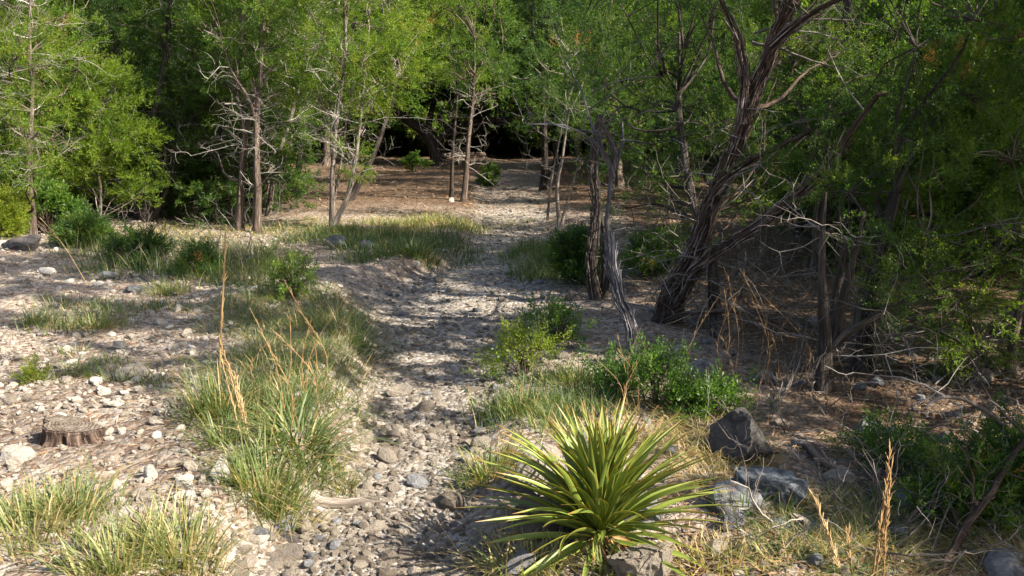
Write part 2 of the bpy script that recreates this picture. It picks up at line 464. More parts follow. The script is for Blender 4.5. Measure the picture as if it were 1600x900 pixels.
# ------------------------------------------------------------------ ground and trail: one sheet, split along the trail's edge
def build_ground():
    # rows get wider with distance, columns with distance from the middle
    ys = [-12, -8, -5, -3, -1.5, -.5, .3, .9, 1.4, 1.8, 2.1]
    st = .034
    while ys[-1] < 150:
        ys.append(ys[-1] + st); st *= 1.014 if ys[-1] < 30 else 1.08
    ys = np.array([-60, -30, -20] + ys + [260, 500, 900])
    u = np.linspace(-1, 1, 271)
    xs = np.sinh(u * 4.1) / math.sinh(4.1) * 62
    xs = np.concatenate([[-900, -300, -120], xs, [120, 300, 900]])
    X, Y = np.meshgrid(xs, ys)
    Z = gz(X, Y)
    far = ss((np.hypot(X, Y) - 60) / 60)
    Z = Z * (1 - far)
    jx = vn(X * 3, Y * 3, 8) * .25
    d = np.abs(trail_s(X, Y)) + jx + vn(X * 12, Y * 12, 9) * .2
    tr = 1 - ss((d - .75) / .5)
    tr *= (1 - ss((Y - 30) / 5))
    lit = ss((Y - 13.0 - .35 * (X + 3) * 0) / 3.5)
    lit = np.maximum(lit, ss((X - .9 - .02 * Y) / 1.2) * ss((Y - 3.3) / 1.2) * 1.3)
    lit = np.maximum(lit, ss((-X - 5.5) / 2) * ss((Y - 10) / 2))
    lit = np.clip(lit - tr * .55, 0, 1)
    soil = ss((vn(X * 1.1, Y * 1.1, 12) + vn(X * 3, Y * 3, 13) * .6 - .02) / .3) * (1 - tr) * .8
    V = np.stack([X, Y, Z], -1).reshape(-1, 3)
    ny, nx = X.shape
    i = np.arange(ny - 1)[:, None]; j = np.arange(nx - 1)[None]
    f = np.stack([i * nx + j, i * nx + j + 1, (i + 1) * nx + j + 1, (i + 1) * nx + j], -1).reshape(-1, 4)
    fm = tr.reshape(-1)[f].mean(1) > .5
    res = []
    for nm, sel in (('ground', ~fm), ('trail', fm)):
        ff = f[sel]; used, inv = np.unique(ff, return_inverse=True)
        mb = MB(); mb.add(V[used], inv.reshape(-1, 4))
        me = mb.mesh(nm, M['ground'], smooth=True)
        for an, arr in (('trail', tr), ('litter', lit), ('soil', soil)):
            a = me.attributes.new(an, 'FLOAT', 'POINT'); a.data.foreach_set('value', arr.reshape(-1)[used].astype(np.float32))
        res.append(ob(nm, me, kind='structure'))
    return res
ground, trail = build_ground()

# ------------------------------------------------------------------ rocks
def ico(sub):
    import bmesh
    bm = bmesh.new(); bmesh.ops.create_icosphere(bm, subdivisions=sub, radius=1)
    v = np.array([p.co[:] for p in bm.verts]); f = np.array([[q.index for q in p.verts] for p in bm.faces]); bm.free()
    return v, f
ICO = {k: ico(k) for k in (1, 2, 3, 4)}
def rock_shape(seed, sub=2, cuts=7, rough=.12, deep=.55):
    r = rs(seed); v, f = ICO[sub]; v = v.copy()
    for _ in range(cuts):
        d = nrm(r.randn(3)); o = r.uniform(deep, .9)
        s_ = v @ d - o
        v -= np.clip(s_, 0, None)[:, None] * d
    if sub > 1:
        k = r.rand(3) * 10
        for fr, am in ((2.2, rough), (5, rough * .5), (11, rough * .25)):
            q = np.sin(v @ (nrm(r.randn(3, 3)) * fr).T + k)
            v = v * (1 + am * (q.sum(1) / 3 * .7 + r.randn(len(v)) * .25))[:, None]
    v /= np.abs(v).max(0)
    return v, f
SHAPES1 = [rock_shape(i, 1, 3, 0, .6) for i in range(10)]
SHAPES2 = [rock_shape(50 + i, 2, 8, .07) for i in range(12)]

def rot_batch(N, rng, tilt=.5):
    a = rng.rand(N) * 6.283; b = rng.randn(N) * tilt; c = rng.randn(N) * tilt
    ca, sa, cb, sb, cc, sc_ = np.cos(a), np.sin(a), np.cos(b), np.sin(b), np.cos(c), np.sin(c)
    z = np.zeros(N); o = np.ones(N)
    Rz = np.stack([ca, -sa, z, sa, ca, z, z, z, o], -1).reshape(N, 3, 3)
    Rx = np.stack([o, z, z, z, cb, -sb, z, sb, cb], -1).reshape(N, 3, 3)
    Ry = np.stack([cc, z, sc_, z, o, z, -sc_, z, cc], -1).reshape(N, 3, 3)
    return Rz @ Rx @ Ry

def scatter_stones(mb, x, y, size, shapes, rng, sink=.42, flatness=(.4, .8), tint=(.35, .75)):
    N = len(x)
    which = rng.randint(len(shapes), size=N)
    Rm = rot_batch(N, rng, .35)
    sx = size * rng.uniform(.8, 1.25, N); sy = size * rng.uniform(.6, 1.0, N); sz = size * rng.uniform(*flatness, N)
    z = gz(x, y) + sz * (1 - 2 * sink) * .9
    tn = rng.uniform(*tint, N)
    for k, (v, f) in enumerate(shapes):
        I = np.where(which == k)[0]
        if not len(I): continue
        q = v[None] * np.stack([sx[I], sy[I], sz[I]], -1)[:, None]
        q = np.einsum('nij,nkj->nki', Rm[I], q) + np.stack([x[I], y[I], z[I]], -1)[:, None]
        F_ = (f[None] + (np.arange(len(I)) * len(v))[:, None, None]).reshape(-1, 3)
        mb.add(q.reshape(-1, 3), F_, np.repeat(tn[I], len(v)))

def pick(rng, n, xr, yr, dens, power=1.0):
    """random points, density falling with distance; dens(x,y) in 0..1"""
    ox, oy, c = [], [], 0
    while c < n:
        u = rng.rand(n * 3)
        y = yr[0] * (yr[1] / yr[0]) ** (u ** power)
        lo = np.maximum(xr[0], -.62 * y - .3); hi = np.minimum(xr[1], .62 * y + .3)
        x = lo + (hi - lo) * rng.rand(n * 3)
        keep = rng.rand(n * 3) < dens(x, y)
        ox.append(x[keep]); oy.append(y[keep]); c += keep.sum()
    return np.concatenate(ox)[:n], np.concatenate(oy)[:n]

def trail_mask(x, y):
    return 1 - ss((np.abs(trail_s(x, y)) - .9) / .35)
def left_stony(x, y):
    return ss((-trail_s(x, y) - .8) / .3) * (1 - ss((y - 11) / 3)) * (.35 + .65 * (vn(x * 1.1, y * 1.1, 21) > -.12))

rng = rs(11)
mb = MB()
x, y = pick(rng, 9500, (-9, 9), (2.4, 19), lambda x, y: trail_mask(x, y) * (.5 + .5 * (vn(x * 2.3, y * 2.3, 31) > -.1)), 1.0)
scatter_stones(mb, x, y, np.exp(rng.randn(len(x)) * .5 - 4.75) * (1 + .02 * y), SHAPES1, rng, tint=(.15, .75))
x, y = pick(rng, 1000, (-9, 9), (2.4, 12), lambda x, y: trail_mask(x, y) * (.3 + .7 * (np.abs(trail_s(x, y)) > .5)), .9)
scatter_stones(mb, x, y, np.exp(rng.randn(len(x)) * .4 - 4.1), SHAPES2, rng, tint=(.2, .85))
ob('gravel', mb.mesh('trail_gravel', M['stone']), trail, kind='stuff')

mb = MB()
x, y = pick(rng, 7500, (-9, 9), (2.6, 15), left_stony)
scatter_stones(mb, x, y, np.exp(rng.randn(len(x)) * .5 - 4.75) * (1 + .02 * y), SHAPES1, rng, sink=.25, tint=(.35, 1.1))
x, y = pick(rng, 900, (-9, 9), (2.6, 11), left_stony, .9)
scatter_stones(mb, x, y, np.exp(rng.randn(len(x)) * .4 - 4.1), SHAPES2, rng, sink=.25, tint=(.5, 1.15))
x, y = pick(rng, 3500, (0, 9), (2.6, 14), lambda x, y: ss((trail_s(x, y) - .9) / .3) * (vn(x * 1.5, y * 1.5, 41) > 0))
scatter_stones(mb, x, y, np.exp(rng.randn(len(x)) * .5 - 4.5), SHAPES1, rng, tint=(.1, .7))
ob('gravel', mb.mesh('bank_gravel', M['stone']), ground, kind='stuff')

# stones one can pick out: pieces of the trail and of the ground, sharing meshes
STM = {}
for k in range(9):
    for mk in ('stone', 'stone_white', 'stone_grey'):
        m_ = MB(); v, f = SHAPES2[k]; m_.add(v, f, .5)
        STM[k, mk] = m_.mesh('stone', M[mk])
def lone_stones(parent, xs_, ys_, size, mks, rng, tilt=.3):
    for x, y, s_ in zip(xs_, ys_, size):
        me = STM[rng.randint(9), mks[rng.randint(len(mks))]]
        o = ob('stone', me, parent)
        sx, sy, sz = s_ * rng.uniform(.85, 1.2), s_ * rng.uniform(.6, 1.), s_ * rng.uniform(.4, .75)
        o.scale = (sx, sy, sz); o.rotation_euler = (rng.randn() * tilt, rng.randn() * tilt, rng.rand() * 6.28)
        o.location = (x, y, float(gz(x, y)) + sz * .45)
x, y = pick(rng, 170, (-9, 9), (2.6, 9), lambda x, y: trail_mask(x, y) * (.25 + .75 * (np.abs(trail_s(x, y) - .1) > .55)))
lone_stones(trail, x, y, np.exp(rng.randn(170) * .35 - 3.55), ['stone', 'stone', 'stone_grey'], rng)
x, y = pick(rng, 190, (-9, 9), (2.8, 11), left_stony)
lone_stones(ground, x, y, np.exp(rng.randn(190) * .4 - 3.65), ['stone', 'stone_white', 'stone'], rng)
x, y = pick(rng, 90, (0, 6), (2.8, 9), lambda x, y: ss((trail_s(x, y) - .9) / .3))
lone_stones(ground, x, y, np.exp(rng.randn(90) * .45 - 3.2), ['stone_grey', 'stone', 'stone_grey'], rng)

def rock(px, py, wpx, hpx, mk, label, seed, depth=.8, rz=0.0, tilt=(0, 0), name='rock', sub=4, cuts=14, sink=.3, group=None, rough=.07, deep=.5):
    """rock whose foot is seen at (px,py) and which spans wpx x hpx pixels"""
    p = G(px, py); D = np.linalg.norm(p - [0, 0, CAM_H])
    w_ = wpx / F * D / 2; h_ = hpx / F * D / 2 * 1.15
    v, f = rock_shape(seed, sub, cuts, rough, deep)
    v = v * np.array([w_, w_ * depth, h_])
    m_ = MB(); m_.add(v, f, .5)
    o = ob(name, m_.mesh(name, M[mk], smooth=False), None, (p[0], p[1] + w_ * depth * .6, float(gz(p[0], p[1] + w_ * depth * .6)) + h_ * (1 - 2 * sink)), label, 'rock', group)
    o.rotation_euler = (tilt[0], tilt[1], rz)
    return o
rock(1160, 724, 100, 92, 'stone_dark', 'large dark grey wedge shaped boulder right of the yucca, upper of two', 301, rz=-.5, tilt=(0, .45), cuts=11)
rock(1215, 806, 125, 92, 'stone_blue', 'large blue grey weathered boulder with pitted top right of the yucca', 306, rz=-.3, tilt=(0, .45), rough=.12, cuts=11)
rock(1226, 756, 38, 38, 'stone_brown', 'small brown rounded rock tucked behind the blue grey boulder', 303, rz=.2)
rock(1148, 832, 44, 34, 'stone_grey', 'pale grey pitted rock below the yucca leaf tips', 304, rz=.4, rough=.2)
rock(1198, 806, 34, 26, 'stone', 'small pale rock in front of the blue grey boulder', 305)
rock(1245, 835, 95, 26, 'stone_grey', 'low grey stone slab in the grass under the blue boulder', 302, cuts=5)
rock(1165, 760, 28, 22, 'stone', 'small whitish stone between the yucca and the dark boulder', 307)
rock(1150, 712, 60, 24, 'stone_grey', 'flat grey stone at the foot of the dark wedge boulder', 308)
rock(850, 775, 95, 85, 'stone', 'pale pointed limestone rock behind the yucca leaves', 312, rz=.3, tilt=(0, .3), cuts=12)
rock(858, 835, 120, 60, 'stone_brown', 'broad brown stone under the left yucca leaves', 310, rz=.1)
rock(1010, 915, 105, 60, 'stone', 'furrowed limestone block at the foot of the yucca', 311, rough=.24, rz=.2)
rock(342, 752, 34, 38, 'stone_white', 'bright white rock, largest on the sunny left bank', 313, depth=.9)
rock(288, 762, 30, 22, 'stone_white', 'white triangular stone left of the largest white rock', 314)
rock(235, 752, 22, 30, 'stone_white', 'white upright stone above the left grass tufts', 315)
rock(196, 812, 24, 26, 'stone_white', 'white block stone standing between two grass tufts', 316)
rock(15, 725, 50, 26, 'stone_white', 'flat pale slab at the left edge below the stump', 317)
rock(118, 885, 52, 28, 'stone', 'pale flat rock between the lower left grass tufts', 318)
rock(70, 432, 26, 15, 'stone_white', 'white rock on the far left slope', 319)
rock(168, 438, 28, 16, 'stone_grey', 'grey rounded rock on the far left slope', 320)
rock(205, 458, 32, 14, 'stone_grey', 'low grey rock beside a small tuft on the left slope', 327)
rock(523, 386, 42, 20, 'stone_grey', 'large pale grey rock in the shaded grass left of the trail', 321)
rock(572, 390, 34, 16, 'stone_grey', 'second pale grey rock in the shaded grass nearer the trail', 322)
rock(622, 618, 44, 20, 'stone', 'flat grey slab embedded in the middle of the trail', 323, depth=.6)
rock(752, 700, 34, 20, 'stone', 'pale rounded rock on the right edge of the trail', 324)
rock(1105, 590, 60, 34, 'stone_grey', 'grey rock under the leaning juniper behind green shrub', 325)
rock(1362, 680, 46, 32, 'stone_grey', 'grey boulder in the shade below the dark multi trunk juniper', 326)
rock(1325, 765, 60, 34, 'stone', 'pale flat rock by the end of the fallen limb', 328)
rock(1398, 690, 30, 24, 'stone_grey', 'small grey rock right of the shaded boulder', 329)
rock(686, 442, 20, 12, 'stone_brown', 'small dark stone in the middle of the upper trail', 330)
rock(895, 470, 34, 16, 'stone_brown', 'small brown rock at the right edge of the upper trail', 331)
rock(452, 848, 30, 22, 'stone_dark', 'dark stone at the foot of the dry brown tuft', 332)
rock(28, 392, 60, 26, 'stone_dark', 'long dark rock at the left edge under the bushes', 333)
rock(705, 316, 9, 9, 'stone_white', 'small white stone at the foot of the slim trunk', 334, sub=3)

# ------------------------------------------------------------------ trees
def clump_centres(blobs, rng, per=26):
    """blobs: (cx,cy,cz,rx,ry,rz,weight) -> clump centres biased to the outside"""
    out = []
    for b in blobs:
        n = max(3, int(per * b[6]))
        d = nrm(rng.randn(n, 3)); r = rng.rand(n, 1) ** .45
        out.append(np.array(b[:3]) + d * r * np.array(b[3:6]))
    return np.concatenate(out)

def gen_tree(name, rng, trunks, blobs, foliage='juniper', barkm='bark', per=26, spr=40, clump_r=.14, nl=13, lw=.010, ll=.025, spz=.105,
             dead=30, tint=.5, sides=10, ridge=.12, dead_zone=None, deadmat='twig', strips=0, tvar=.2, axis=None, flatleaf=False, up=.35, origin=None, spread=.6):
    """trunks: list of (points[(x,y,z)], r0, r1). Returns root Empty with trunk, crown, dead twigs."""
    org = np.array(trunks[0][0][0], float) if origin is None else np.array(origin, float)
    root = ob(name, None, None, org)
    tm = MB(); skel = []
    for pts, r0, r1 in trunks:
        q = np.asarray(pts, float) - org
        L = np.linalg.norm(np.diff(q, axis=0), axis=1).sum()
        n = max(5, int(L / (.06 if strips else .16)))
        q = smooth_path(q, n)
        q[1:-1] += np.cumsum(rng.randn(n - 2, 3) * .004, axis=0)
        t = np.linspace(0, 1, n)
        rr = (r0 + (r1 - r0) * t ** .8) * (.7 if origin is None else .85)
        if pts[0][2] <= float(gz(pts[0][0], pts[0][1])) + .1: rr = rr * (1 + .4 * np.exp(-t * L / .12))
        q[0, 2] -= .06
        tubes(tm, q, rr, 22 if strips else sides, .5, ridge, rng)
        skel.append(np.concatenate([q, rr[:, None]], 1))
    allp = np.concatenate(skel)
    cm = MB()
    if blobs:
        C = clump_centres([(b[0] - org[0], b[1] - org[1], b[2] - org[2]) + tuple(b[3:]) for b in blobs], rng, per)
        nh = max(3, len(C) // 7)
        hubs = C[rng.permutation(len(C))[:nh]].copy()
        # limb: skeleton -> hub
        dist = np.linalg.norm(allp[None, :, :3] + np.array([0, 0, .45]) - hubs[:, None], axis=2) + (allp[None, :, 2] > hubs[:, None, 2]) * .6
        a = allp[np.argmin(dist, 1)]
        hub_in = a[:, :3] + (hubs - a[:, :3]) * .8
        tubes(tm, curve_between(a[:, :3], hub_in, rng, 7, .07), np.linspace(1, .35, 7)[None] * np.clip(a[:, 3] * .5, .008, .04)[:, None], 5, .5)
        hi = np.argmin(np.linalg.norm(C[:, None] - hub_in[None], axis=2), 1)
        st = hub_in[hi]
        tubes(tm, curve_between(st, C, rng, 4, .1), np.linspace(1, .4, 4)[None] * np.full((len(C), 1), .007), 3, .55)
        bt = tint + rng.randn(len(C)) * tvar
        n = spr
        cc = np.repeat(C, n, 0)
        axisc = C.mean(0) if axis is None else np.array(axis) - org
        outw = nrm(C - axisc); grow = nrm(C - st)
        d = np.repeat(outw * .4 + grow * .5 + np.array([0, 0, up]), n, 0)
        g4 = max(2, n // 4)                       # the branchlets stand in tight tufts within each clump
        to = rng.randn(len(C), g4, 3) * clump_r * .85 * np.array([1, 1, .6])
        tt_ = rng.randn(len(C), g4) * .09
        ti = rng.randint(g4, size=(len(C), n))
        off = np.take_along_axis(to, ti[..., None], 1).reshape(-1, 3)
        tn = np.take_along_axis(tt_, ti, 1).ravel()
        dd = d + nrm(off) * .5 + rng.randn(len(cc), 3) * .38
        off = off + np.repeat(outw, n, 0) * clump_r * .3 + rng.randn(len(cc), 3) * clump_r * .17
        tin = np.clip(np.repeat(bt, n) + tn + rng.randn(len(cc)) * .05, 0, .8)
        tin = np.where(np.repeat(rng.rand(len(C)) < .006, n), 1.1, tin)
        sprigs(cm, cc + off, dd, spz * rng.uniform(.7, 1.3, len(cc)), rng, nl, lw, ll, tin, spread=spread, flatleaf=flatleaf)
        ob('crown', cm.mesh('crown', M[foliage]), root, kind='stuff')
    if dead:
        paths, rads = [], []
        lo, hi_ = dead_zone or (.25, .75)
        zs = allp[:, 2]; zr = zs.max()
        cand = allp[(zs > zr * lo) & (zs < zr * hi_)]
        if len(cand):
            for k in range(int(dead * (.9 if deadmat == 'twig_pale' else .45))):
                c0 = cand[rng.randint(len(cand))]
                an = rng.rand() * 6.283
                bare(paths, rads, c0[:3], (math.cos(an), math.sin(an), rng.uniform(-.15, .5)), rng.uniform(.25, .75), rng.uniform(.004, .008), 2, rng, .2)
            dm = MB(); tubes(dm, np.array(paths), np.array(rads), 3, .5 + rng.randn(len(paths)) * .12)
            ob('dead_twigs', dm.mesh('dead_twigs', M[deadmat], True, True), root, kind='stuff')
    if strips:
        sm = MB()
        big = allp[allp[:, 3] > .016]
        for k in range(strips):
            i = rng.randint(1, len(big) - 8)
            seg = big[i:i + rng.randint(4, 8)]
            if np.linalg.norm(np.diff(seg[:, :3], axis=0), axis=1).max() > .2: continue
            T = nrm(seg[-1, :3] - seg[0, :3]); sd_ = nrm(np.cross(T, rng.randn(3)))
            n = len(seg); t = np.linspace(0, 1, n)[:, None]
            lift = .004 + (np.abs(t - .4) ** 2) * rng.uniform(0, .10)
            c = seg[:, :3] + sd_ * (seg[:, 3:4] * 1.08 + lift) + rng.randn(n, 3) * .003
            wv = nrm(np.cross(T, sd_)) * (rng.uniform(.0015, .0055) * (1 - .75 * t))
            V = np.concatenate([c - wv, c + wv, c + sd_ * .004])
            a_ = np.arange(n - 1)
            f = np.concatenate([np.stack([a_, a_ + 1, a_ + 1 + 2 * n, a_ + 2 * n], 1), np.stack([a_ + n, a_ + 2 * n, a_ + 1 + 2 * n, a_ + 1 + n], 1)])
            sm.add(V, f, rng.uniform(.4, .8), np.tile(np.array([[k * .1, 0, 0]]), (3 * n, 1)) + np.concatenate([t, t, t]) * np.array([[0, 0, .03]]))
        ob('bark_strips', sm.mesh('bark_strips', M[barkm], False, True), root, kind='stuff')
    tr_ = ob('trunk', tm.mesh('trunk', M[barkm], True, True), root)
    return root

def tag(o, label, cat='tree', group=None):
    o['label'] = label; o['category'] = cat
    if group: o['group'] = group
    return o

def px_path(pts, Y0, Y1=None):
    """pixel polyline to world points; the first sits on the ground, depth runs from its Y to Y1 metres nearer or farther"""
    out = []
    n = len(pts)
    for i, q in enumerate(pts):
        t = i / (n - 1)
        Y = Y0 if Y1 is None else Y0 + (Y1 - Y0) * t
        out.append(P(q[0], q[1], Y))
    return out
def gpath(pts, dy=0.0):
    g = G(*pts[0]); o = px_path(pts, g[1], g[1] + dy)
    o[0] = g
    return o
def blob(px, py, Y, wpx, hpx, weight=1.0, dr=None):
    c = P(px, py, Y); k = Y / F
    rx, rz = wpx / 2 * k, hpx / 2 * k
    return (c[0], c[1], c[2], rx, dr if dr is not None else (rx + rz) / 2, rz, weight)
def auto(blobs, dens=40):
    """weights in proportion to volume^(2/3)"""
    return [b[:6] + (b[6] * dens * (b[3] * b[4] * b[5]) ** .667 / 10 * 1.75,) for b in blobs]

# --- prototypes for the woods
def proto(seed, H, cr, cb, foliage, barkm, tint, lean=.05, n=9, **kw):
    r = rs(seed)
    top = np.array([r.randn() * lean * H, r.randn() * lean * H, H])
    pts = [(0, 0, 0)] + [tuple(top * t + np.append(r.randn(2) * .08, 0)) for t in (.2, .45, .7, .92)]
    trunks = [(pts, .05 + H * .011, .015)]
    for k in range(r.randint(1, 3)):
        a = r.rand() * 6.28
        trunks.append(([pts[1], (pts[1][0] + math.cos(a) * cr * .3, pts[1][1] + math.sin(a) * cr * .3, H * .45), (math.cos(a) * cr * .5, math.sin(a) * cr * .5, H * .75)], .04 + H * .006, .012))
    bl = []
    for k in range(n):
        t = (k + .5) / n
        z = cb + (H - cb) * t
        rad = cr * (math.sin(math.pi * min(1, .18 + t * .85)) ** .8) * .62
        a = k * 2.4 + r.rand()
        bl.append((math.cos(a) * rad * .9 + top[0] * t, math.sin(a) * rad * .9 + top[1] * t, z, cr * r.uniform(.38, .62), cr * r.uniform(.38, .62), (H - cb) * r.uniform(.12, .2), 1.))
    return gen_tree('juniper_tree', r, trunks, bl, foliage, barkm, tint=tint, origin=(0, 0, 0), **kw)
PROTO = []
PROTO.append(proto(1, 6.5, 1.9, 1.6, 'juniper', 'bark', .5, per=46, spr=20, clump_r=.17, dead=12, lw=.017, ll=.044))
PROTO.append(proto(2, 7.5, 2.1, 2.0, 'juniper', 'bark', .42, per=48, spr=20, clump_r=.18, dead=12, lw=.017, ll=.044))
PROTO.append(proto(3, 5.5, 1.7, 1.1, 'juniper_dark', 'bark_dark', .5, per=46, spr=16, clump_r=.17, dead=10, lw=.017, ll=.044))
PROTO.append(proto(4, 8.0, 2.6, 1.3, 'juniper_dark', 'bark_dark', .55, per=52, spr=14, clump_r=.26, nl=12, lw=.04, ll=.085, spz=.22, dead=6, n=12))
PROTO.append(proto(5, 2.6, 1.1, .15, 'juniper_dark', 'bark_dark', .5, per=30, spr=14, clump_r=.14, dead=24, lw=.016, ll=.042, n=8))
PROTO.append(proto(6, 7.5, 2.2, 1.6, 'juniper', 'bark', .5, per=17, spr=20, clump_r=.22, dead=12, lw=.03, ll=.07, spz=.16, nl=10))
used_proto = set()
def place_words(x, y):
    px = 800 + F * x / (y * cp + 1e-6)
    row = 'front row' if y < 12 else 'second row' if y < 16 else 'middle depth' if y < 24 else 'far depth' if y < 36 else 'farthest row'
    if px < 110: w_ = 'behind the slim trunk at the left edge'
    elif px < 300: w_ = 'behind the dark multi stem juniper'
    elif px < 470: w_ = 'behind the close pair of trunks'
    elif px < 640: w_ = 'behind the three stemmed juniper'
    elif px < 800: w_ = 'behind the slim pair in the clearing'
    elif px < 920: w_ = 'behind the stout black trunk'
    elif px < 1040: w_ = 'behind the grey snag'
    elif px < 1180: w_ = 'behind the leaning trunk'
    elif px < 1380: w_ = 'behind the black many stemmed juniper'
    else: w_ = 'behind the green juniper at the right edge'
    return w_ + ', ' + row
def plant(k, x, y, rz, s, label, group='junipers of the wood behind the clearing', sxy=1.0):
    if 'outside' not in label: label = label.split(' of ')[0].split(' in the undergrowth')[0] + ' ' + place_words(x, y)
    loc = (x, y, float(gz(x, y)) * (1 if math.hypot(x, y) < 60 else 0) - .02)
    if k in used_proto:
        o = copy_thing(PROTO[k], loc, rz, (s * sxy, s * sxy, s))
    else:
        used_proto.add(k); o = PROTO[k]; o.location = loc; o.rotation_euler = (0, 0, rz); o.scale = (s * sxy, s * sxy, s)
    tag(o, label, 'tree', group)
    return o

# --- left hero trees
gy = lambda px, py: G(px, py)[1]
r = rs(101)
# far left: slim pale trunk with pale side branches
Y = 11.0
t = gen_tree('juniper_tree', r, [(px_path([(52, 372), (48, 330), (42, 240), (46, 150), (40, 60), (44, -60)], Y), .06, .02)],
             auto([blob(50, 90, Y - .5, 120, 80), blob(60, 170, Y - .6, 110, 60), blob(50, 250, Y - .5, 110, 60), blob(-20, 60, Y + .3, 180, 200), blob(70, 20, Y + .8, 190, 160), blob(10, 170, Y + .5, 150, 160), blob(100, 120, Y + .9, 130, 130), blob(-10, 270, Y + .3, 110, 90), blob(80, 230, Y + .9, 120, 110), blob(20, -90, Y, 260, 150)], 46),
             'juniper', 'bark', per=10, dead=60, tint=.66, deadmat='twig_pale', dead_zone=(.15, .9))
tag(t, 'juniper with slim pale trunk and bare pale side branches at the left edge')
# young bright juniper
Y = gy(155, 352) - .3
t = gen_tree('juniper_tree', rs(102), [(px_path([(155, 358), (157, 300), (154, 220), (160, 150), (165, 105)], Y), .028, .008)],
             auto([blob(165, 130, Y, 90, 70), blob(130, 180, Y + .1, 110, 90), blob(190, 190, Y - .1, 120, 90), blob(215, 225, Y, 70, 60), blob(150, 240, Y, 150, 70), blob(120, 270, Y + .2, 110, 60), blob(195, 285, Y + .2, 90, 60)], 75),
             'juniper', 'bark_pale', per=10, dead=10, tint=.8, dead_zone=(.1, .5), clump_r=.10, spz=.11)
tag(t, 'young bright yellow green juniper with thin pale stem, left of dark multi stem juniper')
Y = gy(228, 352) + .4
t = gen_tree('juniper_tree', rs(103), [(px_path([(228, 352), (232, 300), (238, 200), (262, 80), (270, -60)], Y), .13, .03),
                                       (px_path([(224, 352), (205, 300), (190, 240), (180, 120)], Y), .06, .02),
                                       (px_path([(232, 350), (262, 290), (278, 210), (300, 80)], Y), .06, .02)],
             auto([blob(215, 40, Y, 150, 130), blob(290, 40, Y + .2, 130, 140), blob(225, 140, Y, 130, 120), blob(300, 150, Y + .3, 110, 120), blob(250, 210, Y + .3, 150, 80), blob(250, -70, Y, 260, 130), blob(190, 270, Y + .6, 100, 70)], 46),
             'juniper_dark', 'bark_dark', per=10, dead=70, tint=.45, deadmat='twig_pale', dead_zone=(.1, .9))
tag(t, 'dense dark juniper with several black stems and grey dead twigs, behind the young bright one')
Y = gy(402, 364)
t = gen_tree('juniper_tree', rs(104), [(px_path([(402, 366), (401, 300), (400, 200), (405, 120), (408, 40), (404, -80)], Y), .085, .03),
                                       (px_path([(401, 190), (385, 150), (360, 110), (345, 60)], Y, Y - .3), .035, .012),
                                       (px_path([(405, 120), (440, 95), (480, 70)], Y, Y + .2), .03, .01)],
             auto([blob(370, 60, Y, 110, 110), blob(430, 30, Y, 130, 120), blob(350, 10, Y + .2, 150, 110), blob(440, 110, Y + .3, 90, 70), blob(345, 140, Y + .3, 80, 60), blob(400, -80, Y, 300, 120), blob(430, 200, Y + .6, 70, 60, .6)], 46),
             'juniper', 'bark', per=10, dead=46, tint=.55, deadmat='twig_pale', dead_zone=(.15, .8), sides=14, ridge=.14)
tag(t, 'juniper with straight dark trunk, right one of two trunks standing close together')
t = gen_tree('juniper_tree', rs(105), [(px_path([(373, 362), (376, 310), (378, 250), (382, 205), (370, 150), (355, 60)], Y + .1), .085, .02),
                                       (px_path([(380, 212), (392, 180), (398, 120)], Y + .1), .04, .012)],
             auto([blob(330, 110, Y + .6, 90, 90), blob(330, 210, Y + .8, 80, 60), blob(330, 20, Y + .8, 120, 120)], 40),
             'juniper', 'bark', per=10, dead=26, tint=.5, deadmat='twig_pale', dead_zone=(.2, .7), sides=14, ridge=.14)
tag(t, 'juniper with short forked trunk, left one of two trunks standing close together')
Y = gy(418, 338)
t = gen_tree('juniper_tree', rs(106), [(px_path([(418, 340), (424, 290), (432, 250), (452, 190), (470, 120), (480, 30)], Y), .065, .02)],
             auto([blob(480, 60, Y + .5, 120, 110), blob(455, 170, Y + .3, 80, 70), blob(450, 240, Y + .5, 60, 40, .7), blob(500, -40, Y + .5, 200, 120)], 40),
             'juniper', 'bark_pale', per=10, dead=30, tint=.55, deadmat='twig_pale', dead_zone=(.3, .9))
tag(t, 'juniper with short pale crooked trunk leaning right, behind the close pair')
Y = gy(520, 358)
t = gen_tree('juniper_tree', rs(107), [(px_path([(519, 360), (518, 320), (522, 250), (529, 180), (540, 90), (540, -40)], Y), .06, .02),
                                       (px_path([(522, 350), (545, 300), (560, 210), (566, 130), (575, 30)], Y), .055, .018),
                                       (px_path([(519, 330), (532, 260), (540, 200), (550, 130)], Y + .2), .04, .012)],
             auto([blob(500, 50, Y, 150, 120), blob(575, 60, Y - .1, 130, 120), blob(620, 110, Y, 90, 90), blob(520, 120, Y + .1, 150, 80), blob(590, 150, Y, 110, 60), blob(480, 150, Y + .3, 90, 50), blob(640, 40, Y + .4, 80, 100), blob(560, -60, Y, 280, 140), blob(545, 225, Y, 50, 40, .5), blob(560, 265, Y, 26, 30, .5)], 52),
             'juniper', 'bark_pale', per=10, dead=56, tint=.68, deadmat='twig_pale', dead_zone=(.2, .75))
tag(t, 'bright green juniper with three slender pale stems rising from one foot')
Y = gy(560, 312)
t = gen_tree('juniper_tree', rs(108), [(px_path([(545, 316), (562, 285), (580, 250), (598, 200), (615, 130), (625, 40)], Y), .10, .03),
                                       (px_path([(552, 305), (550, 270), (570, 215), (560, 150)], Y + .3), .06, .02)],
             auto([blob(640, 60, Y + .2, 140, 150), blob(600, 130, Y + .4, 120, 70), blob(660, -40, Y, 240, 130)], 36),
             'juniper', 'bark_dark', per=10, dead=24, tint=.6, dead_zone=(.3, .8))
tag(t, 'juniper with dark trunk leaning right behind the three stemmed one')
Y = gy(725, 316)
